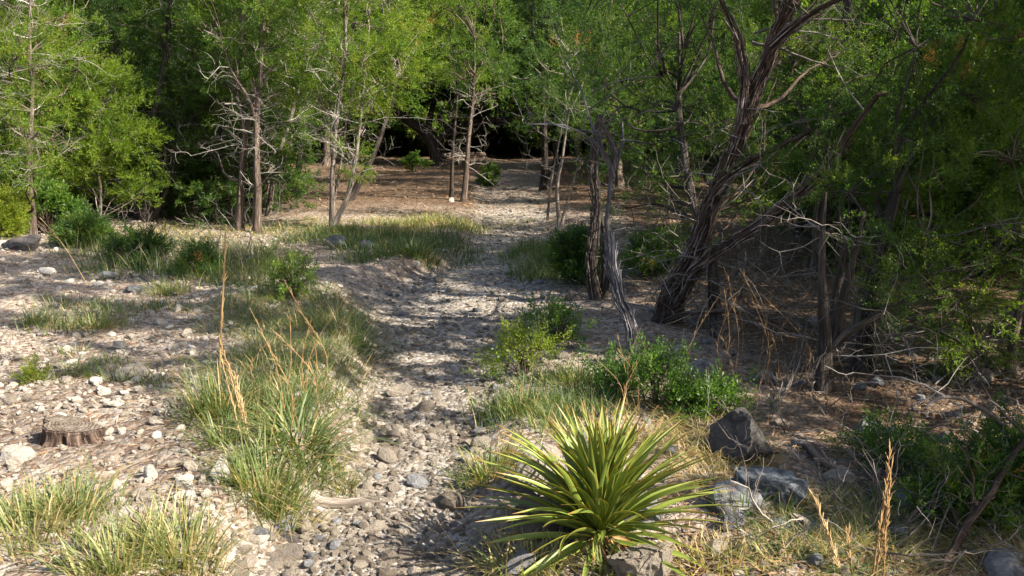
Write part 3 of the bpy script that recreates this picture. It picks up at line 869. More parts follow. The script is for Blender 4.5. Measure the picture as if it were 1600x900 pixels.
t = gen_tree('juniper_tree', rs(109), [(px_path([(724, 317), (728, 270), (733, 210), (739, 150), (742, 60)], Y), .085, .03)],
             auto([blob(740, 60, Y, 130, 160), blob(700, 120, Y + .4, 110, 70), blob(700, 10, Y + .3, 130, 130), blob(770, 120, Y + .5, 90, 80), blob(720, -80, Y, 240, 130)], 34),
             'juniper', 'bark', per=10, dead=30, tint=.5, deadmat='twig_pale', dead_zone=(.2, .7))
tag(t, 'slim juniper with straight brown trunk in the clearing, right of a matching pair')
t = gen_tree('juniper_tree', rs(110), [(px_path([(705, 311), (707, 260), (710, 200), (714, 130), (700, 60)], Y + .6), .06, .02)],
             auto([blob(690, 50, Y + .8, 110, 120), blob(665, 100, Y + 1, 110, 80)], 34),
             'juniper', 'bark_dark', per=10, dead=20, tint=.5, dead_zone=(.2, .7))
tag(t, 'thinner juniper with dark trunk in the clearing, left of a matching pair')

# --- right hero trees
g = G(1035, 503); Y = g[1]
A = px_path([(1030, 512), (1050, 450), (1078, 395), (1108, 320), (1140, 235), (1165, 160), (1195, 80), (1228, 0), (1245, -80)], Y, Y - .7)
B = px_path([(1058, 480), (1085, 430), (1130, 392), (1190, 352), (1250, 305), (1300, 262), (1335, 210), (1385, 145)], Y, Y - 1.5)
Cc = px_path([(1112, 305), (1150, 262), (1200, 232), (1255, 205), (1310, 180), (1355, 162)], Y - .3, Y - 1.0)
Dd = px_path([(1196, 82), (1235, 45), (1280, 15), (1330, -8)], Y - .55, Y - .9)
Ee = px_path([(1158, 180), (1162, 120), (1150, 60), (1125, 0), (1110, -60)], Y - .45, Y - .6)
A2 = px_path([(1052, 505), (1075, 440), (1098, 385), (1118, 330)], Y + .05)
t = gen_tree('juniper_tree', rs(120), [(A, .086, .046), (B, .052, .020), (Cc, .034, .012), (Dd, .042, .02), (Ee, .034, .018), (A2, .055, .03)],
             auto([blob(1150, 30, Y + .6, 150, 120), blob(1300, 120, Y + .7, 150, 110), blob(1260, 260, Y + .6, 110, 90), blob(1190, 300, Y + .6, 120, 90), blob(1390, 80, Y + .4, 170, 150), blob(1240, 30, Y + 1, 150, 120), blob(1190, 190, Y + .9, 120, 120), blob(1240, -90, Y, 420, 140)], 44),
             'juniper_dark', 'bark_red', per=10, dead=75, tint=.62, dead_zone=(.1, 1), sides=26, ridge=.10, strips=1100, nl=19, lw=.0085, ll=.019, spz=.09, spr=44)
tag(t, 'largest juniper with thick shaggy fibrous trunk leaning right and two long limbs')

g = G(990, 556); Y = g[1]
t = gen_tree('dead_snag', rs(121), [(px_path([(992, 560), (984, 510), (968, 470), (956, 410), (954, 350), (959, 290), (962, 240)], Y, Y + .2), .042, .014),
                                    (px_path([(961, 250), (958, 225), (945, 200), (933, 183)], Y + .2, Y), .035, .012),
                                    (px_path([(958, 262), (940, 235), (915, 212), (898, 203)], Y + .2, Y), .03, .008),
                                    (px_path([(962, 250), (975, 225), (972, 190)], Y + .2, Y + .3), .02, .008),
                                    (px_path([(944, 235), (925, 195), (912, 150), (892, 108)], Y + .1, Y + .3), .018, .005)],
             None, 'juniper', 'snag', dead=22, dead_zone=(.72, 1.0), sides=26, ridge=.11, strips=140, deadmat='snag')
tag(t, 'dead grey snag with fluted trunk and broken bare fork beside the trail', 'dead tree')
Y = gy(930, 468)
t = gen_tree('dead_snag', rs(122), [(px_path([(930, 470), (926, 400), (934, 330), (930, 260), (940, 180)], Y), .06, .03), (px_path([(940, 470), (945, 400), (938, 330)], Y + .1), .05, .03)],
             None, 'juniper', 'bark_dark', dead=30, dead_zone=(.1, .9), sides=16, ridge=.2, strips=200)
tag(t, 'dark shredded juniper trunk standing close behind the grey snag', 'dead tree')
Y = gy(878, 352)
t = gen_tree('juniper_tree', rs(123), [(px_path([(875, 356), (872, 300), (882, 240), (890, 170)], Y), .05, .02), (px_path([(876, 352), (895, 290), (906, 250)], Y), .035, .015), (px_path([(855, 338), (862, 280), (870, 235), (880, 180)], Y + .3), .03, .012)],
             auto([blob(890, 150, Y, 120, 110), blob(850, 110, Y + .3, 110, 90), blob(900, 60, Y, 150, 120)], 34),
             'juniper_dark', 'bark_pale', per=10, dead=20, tint=.4, dead_zone=(.2, .9))
tag(t, 'small juniper with three slim pale stems right of the trail')
Y = gy(1120, 556) + .4; Y8 = 8.1
t = gen_tree('juniper_tree', rs(124), [(px_path([(1120, 556), (1116, 480), (1110, 400), (1080, 300), (1060, 150)], Y, Y8), .075, .04)],
             auto([blob(1010, 270, Y8, 170, 130), blob(1080, 200, Y8 + .4, 160, 150), blob(1000, 120, Y8 + .2, 190, 160), blob(1090, 60, Y8 + .5, 190, 150), blob(950, 40, Y8 + .8, 170, 140), blob(1040, 380, Y8, 120, 70), blob(1020, -70, Y8, 340, 160), blob(1060, -260, Y8, 380, 200, .5)], 44),
             'juniper_dark', 'bark_dark', per=10, dead=70, tint=.55, dead_zone=(.1, .9), nl=17, lw=.0095, ll=.022, spz=.095, spr=40)
tag(t, 'dense dark green juniper behind the leaning trunk, its black trunk bare below')
Y = gy(1290, 628) + .2
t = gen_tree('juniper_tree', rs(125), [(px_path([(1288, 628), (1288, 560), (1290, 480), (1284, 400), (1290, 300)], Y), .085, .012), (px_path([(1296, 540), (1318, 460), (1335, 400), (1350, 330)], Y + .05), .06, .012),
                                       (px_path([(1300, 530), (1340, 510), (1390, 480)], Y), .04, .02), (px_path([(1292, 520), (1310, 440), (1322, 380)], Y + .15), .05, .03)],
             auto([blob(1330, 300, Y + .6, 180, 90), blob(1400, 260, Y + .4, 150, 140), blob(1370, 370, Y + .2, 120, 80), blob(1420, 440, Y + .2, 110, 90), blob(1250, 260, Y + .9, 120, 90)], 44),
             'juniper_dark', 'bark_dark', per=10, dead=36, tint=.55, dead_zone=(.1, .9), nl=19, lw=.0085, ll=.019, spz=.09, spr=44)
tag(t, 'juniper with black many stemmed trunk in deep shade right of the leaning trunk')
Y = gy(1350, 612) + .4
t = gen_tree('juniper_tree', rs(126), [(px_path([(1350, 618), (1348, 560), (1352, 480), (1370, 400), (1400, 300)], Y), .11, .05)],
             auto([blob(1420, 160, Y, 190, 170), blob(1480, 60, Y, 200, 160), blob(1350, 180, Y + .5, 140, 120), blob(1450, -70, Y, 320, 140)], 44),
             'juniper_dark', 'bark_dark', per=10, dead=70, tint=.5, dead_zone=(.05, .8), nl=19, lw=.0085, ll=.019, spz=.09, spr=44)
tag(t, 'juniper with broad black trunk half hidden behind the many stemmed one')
g = G(1578, 610); Y = g[1] + .3
t = gen_tree('juniper_tree', rs(127), [(px_path([(1578, 625), (1580, 560), (1592, 480), (1600, 400), (1610, 280)], Y), .05, .02), (px_path([(1575, 600), (1530, 550), (1500, 480), (1452, 450), (1444, 370)], Y), .05, .015)],
             auto([blob(1560, 330, Y, 130, 160), blob(1470, 370, Y + .1, 150, 110), blob(1440, 460, Y - .1, 130, 110), blob(1530, 450, Y - .1, 140, 110), blob(1460, 560, Y, 110, 80), blob(1570, 520, Y - .2, 90, 100), blob(1420, 300, Y + .3, 120, 100), blob(1520, 230, Y + .1, 170, 120), blob(1500, 130, Y + .3, 200, 140), blob(1600, 160, Y, 160, 200), blob(1410, 400, Y + .1, 90, 70), blob(1560, 40, Y + .3, 200, 140), blob(1440, 520, Y, 110, 90), blob(1500, 610, Y, 120, 70), blob(1400, 480, Y + .2, 90, 90), blob(1570, 640, Y - .1, 90, 70), blob(1400, 200, Y + .4, 120, 110)], 86),
             'juniper', 'bark', per=10, dead=60, tint=.5, dead_zone=(.05, .9), clump_r=.12, spz=.085, nl=18, lw=.0075, ll=.0175, spr=42)
tag(t, 'nearest green juniper filling the right edge with drooping sprays')
Y = gy(850, 297)
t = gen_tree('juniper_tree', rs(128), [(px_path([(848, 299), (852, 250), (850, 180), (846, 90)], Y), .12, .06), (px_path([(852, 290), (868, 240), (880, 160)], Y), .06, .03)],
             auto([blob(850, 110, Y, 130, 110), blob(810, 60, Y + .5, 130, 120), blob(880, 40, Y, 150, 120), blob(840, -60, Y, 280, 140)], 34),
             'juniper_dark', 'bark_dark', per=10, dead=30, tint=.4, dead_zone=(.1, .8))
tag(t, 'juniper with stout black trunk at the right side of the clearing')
Y = gy(680, 258)
t = gen_tree('oak_tree', rs(129), [(px_path([(684, 262), (678, 230), (662, 205), (640, 190), (600, 150)], Y), .32, .14), (px_path([(680, 235), (700, 205), (740, 192), (800, 185), (850, 150)], Y), .2, .1), (px_path([(668, 215), (672, 180), (690, 120)], Y), .18, .08)],
             auto([blob(640, 100, Y, 220, 90), blob(760, 110, Y, 240, 80), blob(700, 40, Y + .5, 340, 110)], 20),
             'juniper_dark', 'bark_dark', per=10, dead=24, tint=.35, dead_zone=(.1, .9), sides=14, clump_r=.3, spz=.22, lw=.03, ll=.06)
tag(t, 'old oak with thick black trunk and wide low limbs at the back of the clearing')

# --- the wood behind and beside: many shared copies
rng = rs(77)
pts = []
def ok(x, y, dmin):
    return all((x - a) ** 2 + (y - b) ** 2 > dmin * dmin for a, b in pts)
def clearing(x, y):
    c = np.interp(y, [10, 14, 20, 26, 32, 36], [-1.0, -1.1, -1.9, -2.1, -2, -1])
    h = np.interp(y, [10, 14, 20, 26, 32, 36], [3.2, 2.6, 3.2, 3.4, 3.1, 0])
    return abs(x - c) < h
tries = 0
lab_l = ['green juniper', 'shaded juniper', 'dark juniper']
cnt = 0
while tries < 5000 and cnt < 185:
    tries += 1
    y = rng.uniform(7.5, 46); x = rng.uniform(-.72, .72) * (y + 4)
    if y < 34 and clearing(x, y): continue
    if x < 0 and y < 13.3: continue
    if x >= 0 and x < 3.0 + .0 * y and y < 13: continue
    if x > 0 and y < 9.0 and x < 3.8: continue
    if not ok(x, y, (1.35 if x < -4 else 1.7) if y < 24 else 2.6 if y < 34 else 2.0): continue
    pts.append((x, y)); cnt += 1
    if y > 34: k = 3; L_ = 2
    elif x < -1: k = int(rng.choice([0, 0, 1, 2])); L_ = 0
    else: k = int(rng.choice([2, 2, 1, 3 if y > 24 else 0])); L_ = 1
    plant(k, x, y, rng.rand() * 6.28, rng.uniform(.8, 1.2) * (1.0 if x > 0 and y < 9 else .62 if x > 0 and y < 19 else .85 if 0 < x < 9 else 1), lab_l[L_], ['junipers of the thicket behind the left front row', 'junipers of the shaded thicket on the right', 'junipers at the back of the clearing'][L_])
for i in range(75):
    a = -0.72 + 1.44 * (i + rng.rand() * .6) / 46
    Rr_ = rng.uniform(47, 56)
    plant(3, math.sin(a) * Rr_, math.cos(a) * Rr_, rng.rand() * 6.28, rng.uniform(1.1, 1.5), lab_l[2], 'junipers at the back of the clearing', 1.2)
yg = 0; tries = 0; ypts = []
while yg < 50 and tries < 3000:
    tries += 1
    if yg < 28: x = rng.uniform(-12, -3.2); y = rng.uniform(13.2, 19)
    else: x = rng.uniform(1.6, 9); y = rng.uniform(8.6, 20)
    if clearing(x, y) and y > 13.5: continue
    if x > 0 and x < .25 * y: continue
    if any((x - a) ** 2 + (y - b) ** 2 < 1 for a, b in ypts): continue
    ypts.append((x, y)); yg += 1
    plant(4, x, y, rng.rand() * 6.28, rng.uniform(.6, 1.1), 'low young juniper in the undergrowth ' + ('behind the left front row' if x < 0 else 'of the shaded thicket on the right'), 'young junipers in the undergrowth')
r9 = rs(78)
for i in range(20):
    y = r9.uniform(34.5, 43); x = -9 + i * .62 + r9.randn() * .2
    plant(4, x, y, r9.rand() * 6.28, r9.uniform(1.1, 1.5), 'low bushy juniper', 'low junipers closing the back of the clearing')
# neighbours to the right of the frame, whose shade falls across the trail and the left slope
for (x, y, k, s_) in [(6.4, 8.2, 1, .95), (8.6, 9.6, 0, 1.0), (5.2, 9.6, 0, .9), (11.5, 8.0, 1, 1.), (4.75, 4.2, 5, 1.2), (4.6, -.9, 2, .85), (3.9, 2.5, 4, .9), (4.7, 5.0, 4, 1.3), (5.6, 6.3, 4, 1.3)]:
    plant(k, x, y, rng.rand() * 6.28, s_, 'juniper standing outside the picture to the right of the trail', 'junipers right of the picture')

# ------------------------------------------------------------------ shrubs
def shrub(px, py, wpx, hpx, foliage, label, seed, tint=.5, name='shrub', stems=11, per=11, spr=7, clump_r=.07, spz=.085, nl=11, lw=.011, ll=.026, flatleaf=True, cat='shrub', dens=1.0, group=None):
    g = G(px, py); D = np.linalg.norm(g - [0, 0, CAM_H]); k = D / F
    W, H = wpx * k / 2 * .82, hpx * k * .85
    r = rs(seed); tr_ = []
    for i in range(stems):
        a = r.rand() * 6.28; q = r.uniform(.3, .9)
        tr_.append(([tuple(g), tuple(g + [math.cos(a) * W * q * .4, math.sin(a) * W * q * .4, H * .4]), tuple(g + [math.cos(a) * W * q, math.sin(a) * W * q, H * r.uniform(.6, .95)])], .007, .003))
    bl = []
    for i in range(11):
        a = r.rand() * 6.28; q = r.uniform(.1, .95); top = r.uniform(.25, .95) * (1.05 - .35 * q)
        bl.append((g[0] + math.cos(a) * W * q, g[1] + math.sin(a) * W * q, g[2] + H * top, W * r.uniform(.15, .32), W * r.uniform(.15, .32), H * r.uniform(.1, .22), dens * .5))
    t = gen_tree(name, r, tr_, bl, foliage, 'bark', per=per, spr=spr, clump_r=clump_r, spz=spz, nl=nl, lw=lw, ll=ll, dead=0, tint=tint, sides=4, ridge=0, flatleaf=flatleaf, up=.7, tvar=.2, spread=.9)
    tag(t, label, cat, group)
    return t
shrub(820, 585, 100, 85, 'yellow', 'small yellow green shrub at the right edge of the trail', 401, .5)
shrub(872, 535, 100, 60, 'broad', 'low dark green shrub just behind the yellow green one', 402, .35)
shrub(1022, 640, 66, 120, 'broad', 'upright green shrub at the foot of the grey snag', 403, .35, dens=.8)
shrub(1080, 645, 64, 26, 'broad', 'low green shrub between the snag shrub and the dark boulder', 404, .28)
shrub(1120, 650, 58, 42, 'broad', 'bright green leafy shrub above the dark wedge boulder', 405, .42, dens=.8)
shrub(975, 615, 50, 44, 'broad', 'small dark shrub left of the upright snag shrub', 406, .25)
shrub(460, 465, 80, 85, 'juniper', 'juniper seedling rising from the grass left of the trail', 407, .7, 'juniper_seedling', flatleaf=False, spz=.08, ll=.026)
shrub(215, 418, 76, 50, 'juniper_dark', 'dark juniper bush in wispy grass on the left slope', 408, .4, 'juniper_seedling', flatleaf=False, spz=.1, ll=.035, per=26)
shrub(312, 435, 50, 50, 'juniper_dark', 'small dark juniper bush right of the larger one', 409, .4, 'juniper_seedling', flatleaf=False, spz=.08, ll=.03, per=26)
shrub(765, 290, 34, 30, 'broad', 'bright green sapling on the clearing floor', 410, .8, spz=.12, ll=.05, lw=.03, clump_r=.05, per=5)
shrub(650, 268, 44, 34, 'broad', 'green leafy sapling at the left rear of the clearing', 411, .7, spz=.12, ll=.05, lw=.03, clump_r=.05, per=6)
shrub(4, 372, 48, 84, 'yellow', 'bright yellow green cone shaped bush cut by the left edge', 412, .65, flatleaf=False, per=50, spr=14, spz=.08, ll=.03)
shrub(78, 366, 95, 70, 'broad', 'green broadleaf bush below the pale trunk at left', 413, .5, per=50, spz=.1, ll=.05, lw=.02)
shrub(130, 385, 66, 40, 'juniper_dark', 'low dark bush right of the broadleaf bush', 414, .5, per=50, flatleaf=False, spz=.1, ll=.035)
shrub(1385, 735, 120, 55, 'broad', 'low dark green bush behind the dry orange stalks', 415, .4)
shrub(1480, 800, 130, 64, 'juniper_dark', 'spreading juniper bush at the lower right beside the dead limb', 416, .5, flatleaf=False, per=26, spz=.09, ll=.028)
shrub(1585, 790, 90, 110, 'juniper_dark', 'juniper bush cut by the right edge below the green juniper', 417, .35, flatleaf=False, per=26, spz=.09, ll=.028)
shrub(905, 445, 80, 95, 'juniper_dark', 'dark juniper bush at the foot of the shredded trunk', 418, .35, flatleaf=False, per=50, spz=.1, ll=.035)
shrub(1030, 430, 110, 60, 'juniper_dark', 'small spreading juniper left of the leaning trunk foot', 419, .6, flatleaf=False, per=50, spz=.1, ll=.035)
shrub(50, 597, 40, 26, 'yellow', 'tiny yellow green plant on the left gravel above the stump', 420, .8, per=4, stems=4, spz=.05, clump_r=.02, ll=.018)


# ------------------------------------------------------------------ grass
def blades(mb, x, y, h, lean, rng, tint, width=.0035, spread=0.0, K=4, droop=.6, az=None, z=None):
    N = len(x)
    a = rng.rand(N) * 6.283 if az is None else az
    dirx = np.stack([np.cos(a), np.sin(a), np.zeros(N)], -1)
    base = np.stack([x, y, (gz(x, y) if z is None else z) - .01], -1)
    t = np.linspace(0, 1, K)[None, :, None]
    hh = h[:, None, None]; le = lean[:, None, None]
    c = base[:, None] + dirx[:, None] * hh * le * (t + droop * t * t) + np.array([0, 0, 1.]) * hh * (t * (1 - .25 * le) - droop * le * .75 * t ** 3)
    wd = np.stack([-np.sin(a + rng.randn(N) * .6), np.cos(a + rng.randn(N) * .6), np.zeros(N)], -1)
    wv = wd[:, None] * (width * (1 - t ** 1.5 * .9)) * rng.uniform(.7, 1.3, (N, 1, 1))
    V = np.stack([c - wv, c + wv], 2).reshape(N, K * 2, 3)
    i = np.arange(K - 1)
    f = np.stack([2 * i, 2 * i + 1, 2 * i + 3, 2 * i + 2], -1)
    F_ = (f[None] + (np.arange(N) * K * 2)[:, None, None]).reshape(-1, 4)
    tt = np.asarray(tint, float)
    if tt.ndim == 0: tt = np.full(N, float(tt))
    mb.add(V.reshape(-1, 3), F_, np.repeat(tt, 2 * K))

# grass_patch: pixel polygons on the photograph -> tussock centres on the ground
def inpoly(x, y, poly):
    c = False; j = len(poly) - 1
    for i in range(len(poly)):
        xi, yi = poly[i]; xj, yj = poly[j]
        if (yi > y) != (yj > y) and x < (xj - xi) * (y - yi) / (yj - yi) + xi: c = not c
        j = i
    return c
def grass_patch(poly, n_tuft, blades_per, h, tint, seed, sigma=.09, width=.003, lean=(.15, .6), dry=.12, tv=.12):
    r = rs(seed); W = [G(*p)[:2] for p in poly]
    W = np.array(W); mb = MB()
    lo, hi = W.min(0), W.max(0); xs_, ys_ = [], []
    while len(xs_) < n_tuft:
        q = lo + (hi - lo) * r.rand(2)
        if inpoly(q[0], q[1], W.tolist()): xs_.append(q[0]); ys_.append(q[1])
    tx = np.repeat(xs_, blades_per); ty = np.repeat(ys_, blades_per)
    ts = np.repeat(tint + r.randn(n_tuft) * tv, blades_per); th = np.repeat(h * r.uniform(.6, 1.25, n_tuft), blades_per)
    N = len(tx)
    ox, oy = r.randn(N) * sigma, r.randn(N) * sigma
    az = np.arctan2(oy, ox) + r.randn(N) * .8
    tt = ts + r.randn(N) * .07; dr = r.rand(N) < dry; tt[dr] = r.uniform(.75, 1, dr.sum())
    blades(mb, tx + ox, ty + oy, th * r.uniform(.4, 1.1, N), r.uniform(*lean, N), r, tt, width, az=az)
    return mb
gp = []
def grass_obj(mb, parent=None):
    return ob('grass', mb.mesh('grass', M['grass']), parent, kind='stuff')
# big grassy bank left of the trail
grass_obj(grass_patch([(335, 640), (310, 560), (340, 480), (420, 440), (520, 450), (570, 520), (545, 600), (535, 650), (440, 670), (350, 670)], 62, 105, .19, .38, 501, .09, .0024, lean=(.3, 1.2), dry=.28))
grass_obj(grass_patch([(90, 400), (200, 380), (420, 385), (450, 440), (330, 450), (180, 440)], 70, 60, .30, .36, 502, .14, .003, dry=.2))
grass_obj(grass_patch([(410, 362), (520, 358), (735, 385), (735, 412), (560, 412), (500, 390)], 75, 70, .20, .30, 503, .16, .0045))
grass_obj(grass_patch([(575, 350), (620, 345), (735, 350), (745, 366), (590, 372)], 45, 60, .16, .66, 504, .16, .0045, dry=.25))
grass_obj(grass_patch([(795, 395), (850, 385), (915, 400), (925, 440), (830, 438)], 45, 60, .22, .30, 505, .13, .004))
grass_obj(grass_patch([(760, 640), (790, 605), (920, 590), (960, 640), (900, 680), (780, 675)], 38, 75, .14, .33, 506, .08, .0028))
grass_obj(grass_patch([(1180, 800), (1300, 760), (1420, 800), (1400, 905), (1200, 905)], 30, 70, .14, .36, 507, .07, .002, dry=.45, lean=(.3, 1.0)))
grass_obj(grass_patch([(30, 500), (90, 470), (280, 480), (290, 510), (100, 520)], 22, 60, .13, .36, 508, .08, .003, dry=.25))
grass_obj(grass_patch([(380, 560), (500, 560), (520, 640), (440, 690), (360, 650)], 11, 80, .19, .42, 509, .08, .003, dry=.2))
grass_obj(grass_patch([(930, 690), (1080, 640), (1200, 700), (1120, 760), (1000, 700)], 34, 50, .13, .72, 510, .09, .0022, dry=.6, lean=(.4, 1.1)))
grass_obj(grass_patch([(1380, 820), (1600, 790), (1600, 900), (1400, 900)], 34, 60, .12, .80, 511, .08, .0022, dry=.8, lean=(.5, 1.3)))
grass_obj(grass_patch([(0, 560), (60, 540), (300, 560), (330, 600), (60, 600)], 14, 40, .10, .5, 512, .05, .0028))

grass_obj(grass_patch([(90, 372), (250, 352), (520, 342), (560, 358), (400, 368), (200, 380)], 60, 46, .13, .66, 513, .2, .005, dry=.45, lean=(.3, 1.2)))
grass_obj(grass_patch([(560, 340), (700, 330), (840, 338), (860, 352), (740, 350), (600, 352)], 26, 36, .11, .7, 514, .22, .005, dry=.5, lean=(.3, 1.2)))
def tuft(px, py, n, h, tint, label, seed, sigma=.05, width=.003, lean=(.1, .7), dry=.15, base=.3, droop=.6):
    g = G(px, py); r = rs(seed); mb = MB()
    ox, oy = r.randn(n) * sigma, r.randn(n) * sigma
    az = np.arctan2(oy, ox) + r.randn(n) * .7
    tt = tint + r.randn(n) * .09; d = r.rand(n) < dry; tt[d] = r.uniform(.75, 1, d.sum())
    zz = gz(g[0] + ox, g[1] + oy) - g[2]
    blades(mb, ox, oy, h * r.uniform(.4, 1.15, n), r.uniform(*lean, n), r, tt, width, K=5, az=az, z=zz, droop=droop)
    m_ = int(n * base)
    if m_:   # matted brown thatch at the foot
        ox, oy = r.randn(m_) * sigma * 1.1, r.randn(m_) * sigma * 1.1
        blades(mb, ox, oy, h * r.uniform(.15, .45, m_), r.uniform(.6, 1.8, m_), r, r.uniform(.85, 1.05, m_), width * .8, z=gz(g[0] + ox, g[1] + oy) - g[2])
    return ob('grass_tuft', mb.mesh('grass_tuft', M['grass']), None, tuple(g), label, 'grass tuft')
tuft(420, 790, 520, .27, .58, 'tuft with a matted reddish brown foot on the edge of the bank', 521, .06, base=.8)
tuft(285, 870, 420, .19, .60, 'bright green fine tuft at lower left beside the pebbles', 522, .07)
tuft(180, 885, 340, .16, .66, 'yellowish green tuft at the bottom, left of the bright one', 523, .07)
tuft(40, 840, 460, .17, .62, 'wide pale tuft in the lower left corner', 524, .11, dry=.35)
tuft(110, 800, 300, .17, .58, 'thin tuft right of the wide corner tuft', 525, .07)
tuft(345, 650, 460, .27, .45, 'grey green arching tuft under the tall dry stalk', 526, .07, dry=.3)
tuft(350, 690, 160, .17, .55, 'small bright tuft below the arching grey green one', 527, .04)
tuft(470, 700, 380, .25, .45, 'wide bladed arching tuft hanging over the trail edge', 528, .06, width=.0042, lean=(.3, 1.1))
tuft(530, 765, 130, .13, .58, 'small tuft on the slope above the exposed root', 529, .04)
tuft(155, 512, 220, .17, .62, 'round tuft with orange brown thatch on the left slope', 530, .08, base=1.6)
tuft(265, 460, 220, .20, .62, 'bright yellow green tuft on the left slope', 531, .07)
tuft(55, 505, 160, .15, .38, 'dull green tuft at left on the gravel slope', 532, .06)
tuft(140, 588, 70, .13, .55, 'small sparse tuft above the stump', 533, .03)
tuft(190, 592, 110, .12, .42, 'darker sparse tuft right of the small one above the stump', 534, .04)
tuft(805, 645, 260, .17, .48, 'fresh green tuft at the trail edge behind the yucca', 535, .06)
tuft(770, 740, 300, .18, .55, 'pale tuft leaning over the trail left of the yucca', 536, .07, dry=.4)
tuft(1165, 800, 200, .17, .32, 'blue green tuft in front of the blue grey boulder', 537, .06)
tuft(540, 530, 330, .28, .38, 'round green tuft bulging over the trail at left', 538, .10, lean=(.3, 1.1))
tuft(905, 600, 200, .13, .50, 'low tuft right of the yellow green shrub', 539, .07, dry=.4)
tuft(650, 400, 220, .28, .28, 'dark broad bladed tuft in the shaded grass by the trail', 540, .12, width=.006)
tuft(830, 895, 200, .15, .62, 'green and straw tuft at the foot of the yucca', 541, .06, dry=.45)
tuft(945, 895, 90, .13, .5, 'small green tuft growing through the yucca skirt', 542, .03)
tuft(1235, 890, 240, .12, .4, 'tangled tuft at the bottom right of the yucca', 543, .09, lean=(.4, 1.4), dry=.3)
tuft(1120, 880, 200, .10, .8, 'short straw coloured tuft under the right yucca leaves', 544, .08, dry=.7)
tuft(1190, 725, 160, .10, .88, 'small orange dry tuft between the two large boulders', 545, .05, dry=.9)
tuft(800, 880, 260, .13, .85, 'matted straw tuft left of the yucca foot', 546, .09, dry=.85, lean=(.5, 1.5))

# ------------------------------------------------------------------ yucca
def leaf_mesh(seed, dead=False):
    r = rs(seed); n = 15; t = np.linspace(0, 1, n)
    w = .0085 * np.clip(1 - (np.clip(t - .38, 0, 1) / .62) ** 1.6 - .45 * (np.clip(.38 - t, 0, 1) / .38) ** 1.5, .02, 1) ** .9
    w[-1] = .0004
    fold = .45 + .35 * t
    bend = r.uniform(-.05, .02); side = r.uniform(-.05, .05); tw = r.uniform(-.8, .8)
    if dead: w = w * .6; bend = .35; tw = r.uniform(-4, 4); fold = fold + .9
    cx = t; cz = -bend * t ** 2 + (.05 if not dead else 0) * np.sin(t * 3); cy = side * t * t + r.uniform(-.012, .012) * np.sin(t * 7)
    prof = np.array([-1, -.87, 0, .87, 1.])
    V, T, Bk = [], [], []
    for k, layer in enumerate((0, 1)):
        for i in range(n):
            a = tw * t[i] * t[i]
            for q in prof:
                yy = q * w[i] * 2; zz = abs(q) * w[i] * 2 * fold[i] * .55 - (0.0016 if layer else 0) * (1 - abs(q) * .8)
                V.append((cx[i], cy[i] + yy * math.cos(a) - zz * math.sin(a), cz[i] + yy * math.sin(a) + zz * math.cos(a)))
                T.append(1.0 if abs(q) > .9 else 0.08 + .25 * max(0, t[i] - .7)); Bk.append((t[i], q * .02, seed * .1))
    f = []
    for L in range(2):
        for i in range(n - 1):
            for j in range(4):
                a = L * n * 5 + i * 5 + j
                q = [a, a + 1, a + 6, a + 5]
                f.append(q if L == 0 else q[::-1])
    mb = MB(); mb.add(np.array(V), np.array(f), np.array(T) if not dead else .5, np.array(Bk))
    return mb.mesh('yucca_leaf' if not dead else 'dead_leaf', M['yucca'] if not dead else M['straw'], True, True)
LM = [leaf_mesh(600 + i) for i in range(10)]
DM = [leaf_mesh(650 + i, True) for i in range(5)]
gY = G(945, 872)
yc = np.array([P(938, 838, gY[1] + .1)[0], gY[1] + .1, float(gz(gY[0], gY[1] + .1))])
yroot = ob('yucca', None, None, tuple(yc), 'large spiky yucca rosette with yellow edged green leaves beside the trail', 'yucca')
r = rs(700)
mb = MB(); tubes(mb, smooth_path([(0, 0, -.05), (0, 0, .04), (.005, 0, .10)], 6), np.array([.055, .055, .05, .045, .035, .02]), 12, .4, .1, r)
ob('stem', mb.mesh('stem', M['bark_dark'], True, True), yroot)
NL = 215
for i in range(NL):
    u = (i + .5) / NL
    az = i * 2.39996 + r.randn() * .12
    el = R(84) - R(82) * u ** .85 - R(14) * (u > .9) + r.randn() * .07
    L = r.uniform(.40, .54) * (1 - .28 * max(0, .5 - u) / .5) * (1.0 if el > -.1 else .85)
    o = ob('leaf', LM[r.randint(10)], yroot)
    o.location = (math.cos(az) * .022, math.sin(az) * .022, .115 - .09 * u)
    o.rotation_euler = Euler((r.randn() * .3, -el, az), 'XYZ')
    o.scale = (L, r.uniform(.52, .78), r.uniform(.8, 1.0))
for i in range(46):
    az = r.rand() * 6.28; el = R(r.uniform(-55, -8))
    o = ob('dead_leaf', DM[r.randint(5)], yroot)
    o.location = (math.cos(az) * .04, math.sin(az) * .04, .05)
    o.rotation_euler = Euler((r.randn() * .6, -el * .5, az), 'XYZ')
    o.scale = (r.uniform(.16, .32), 1, 1)

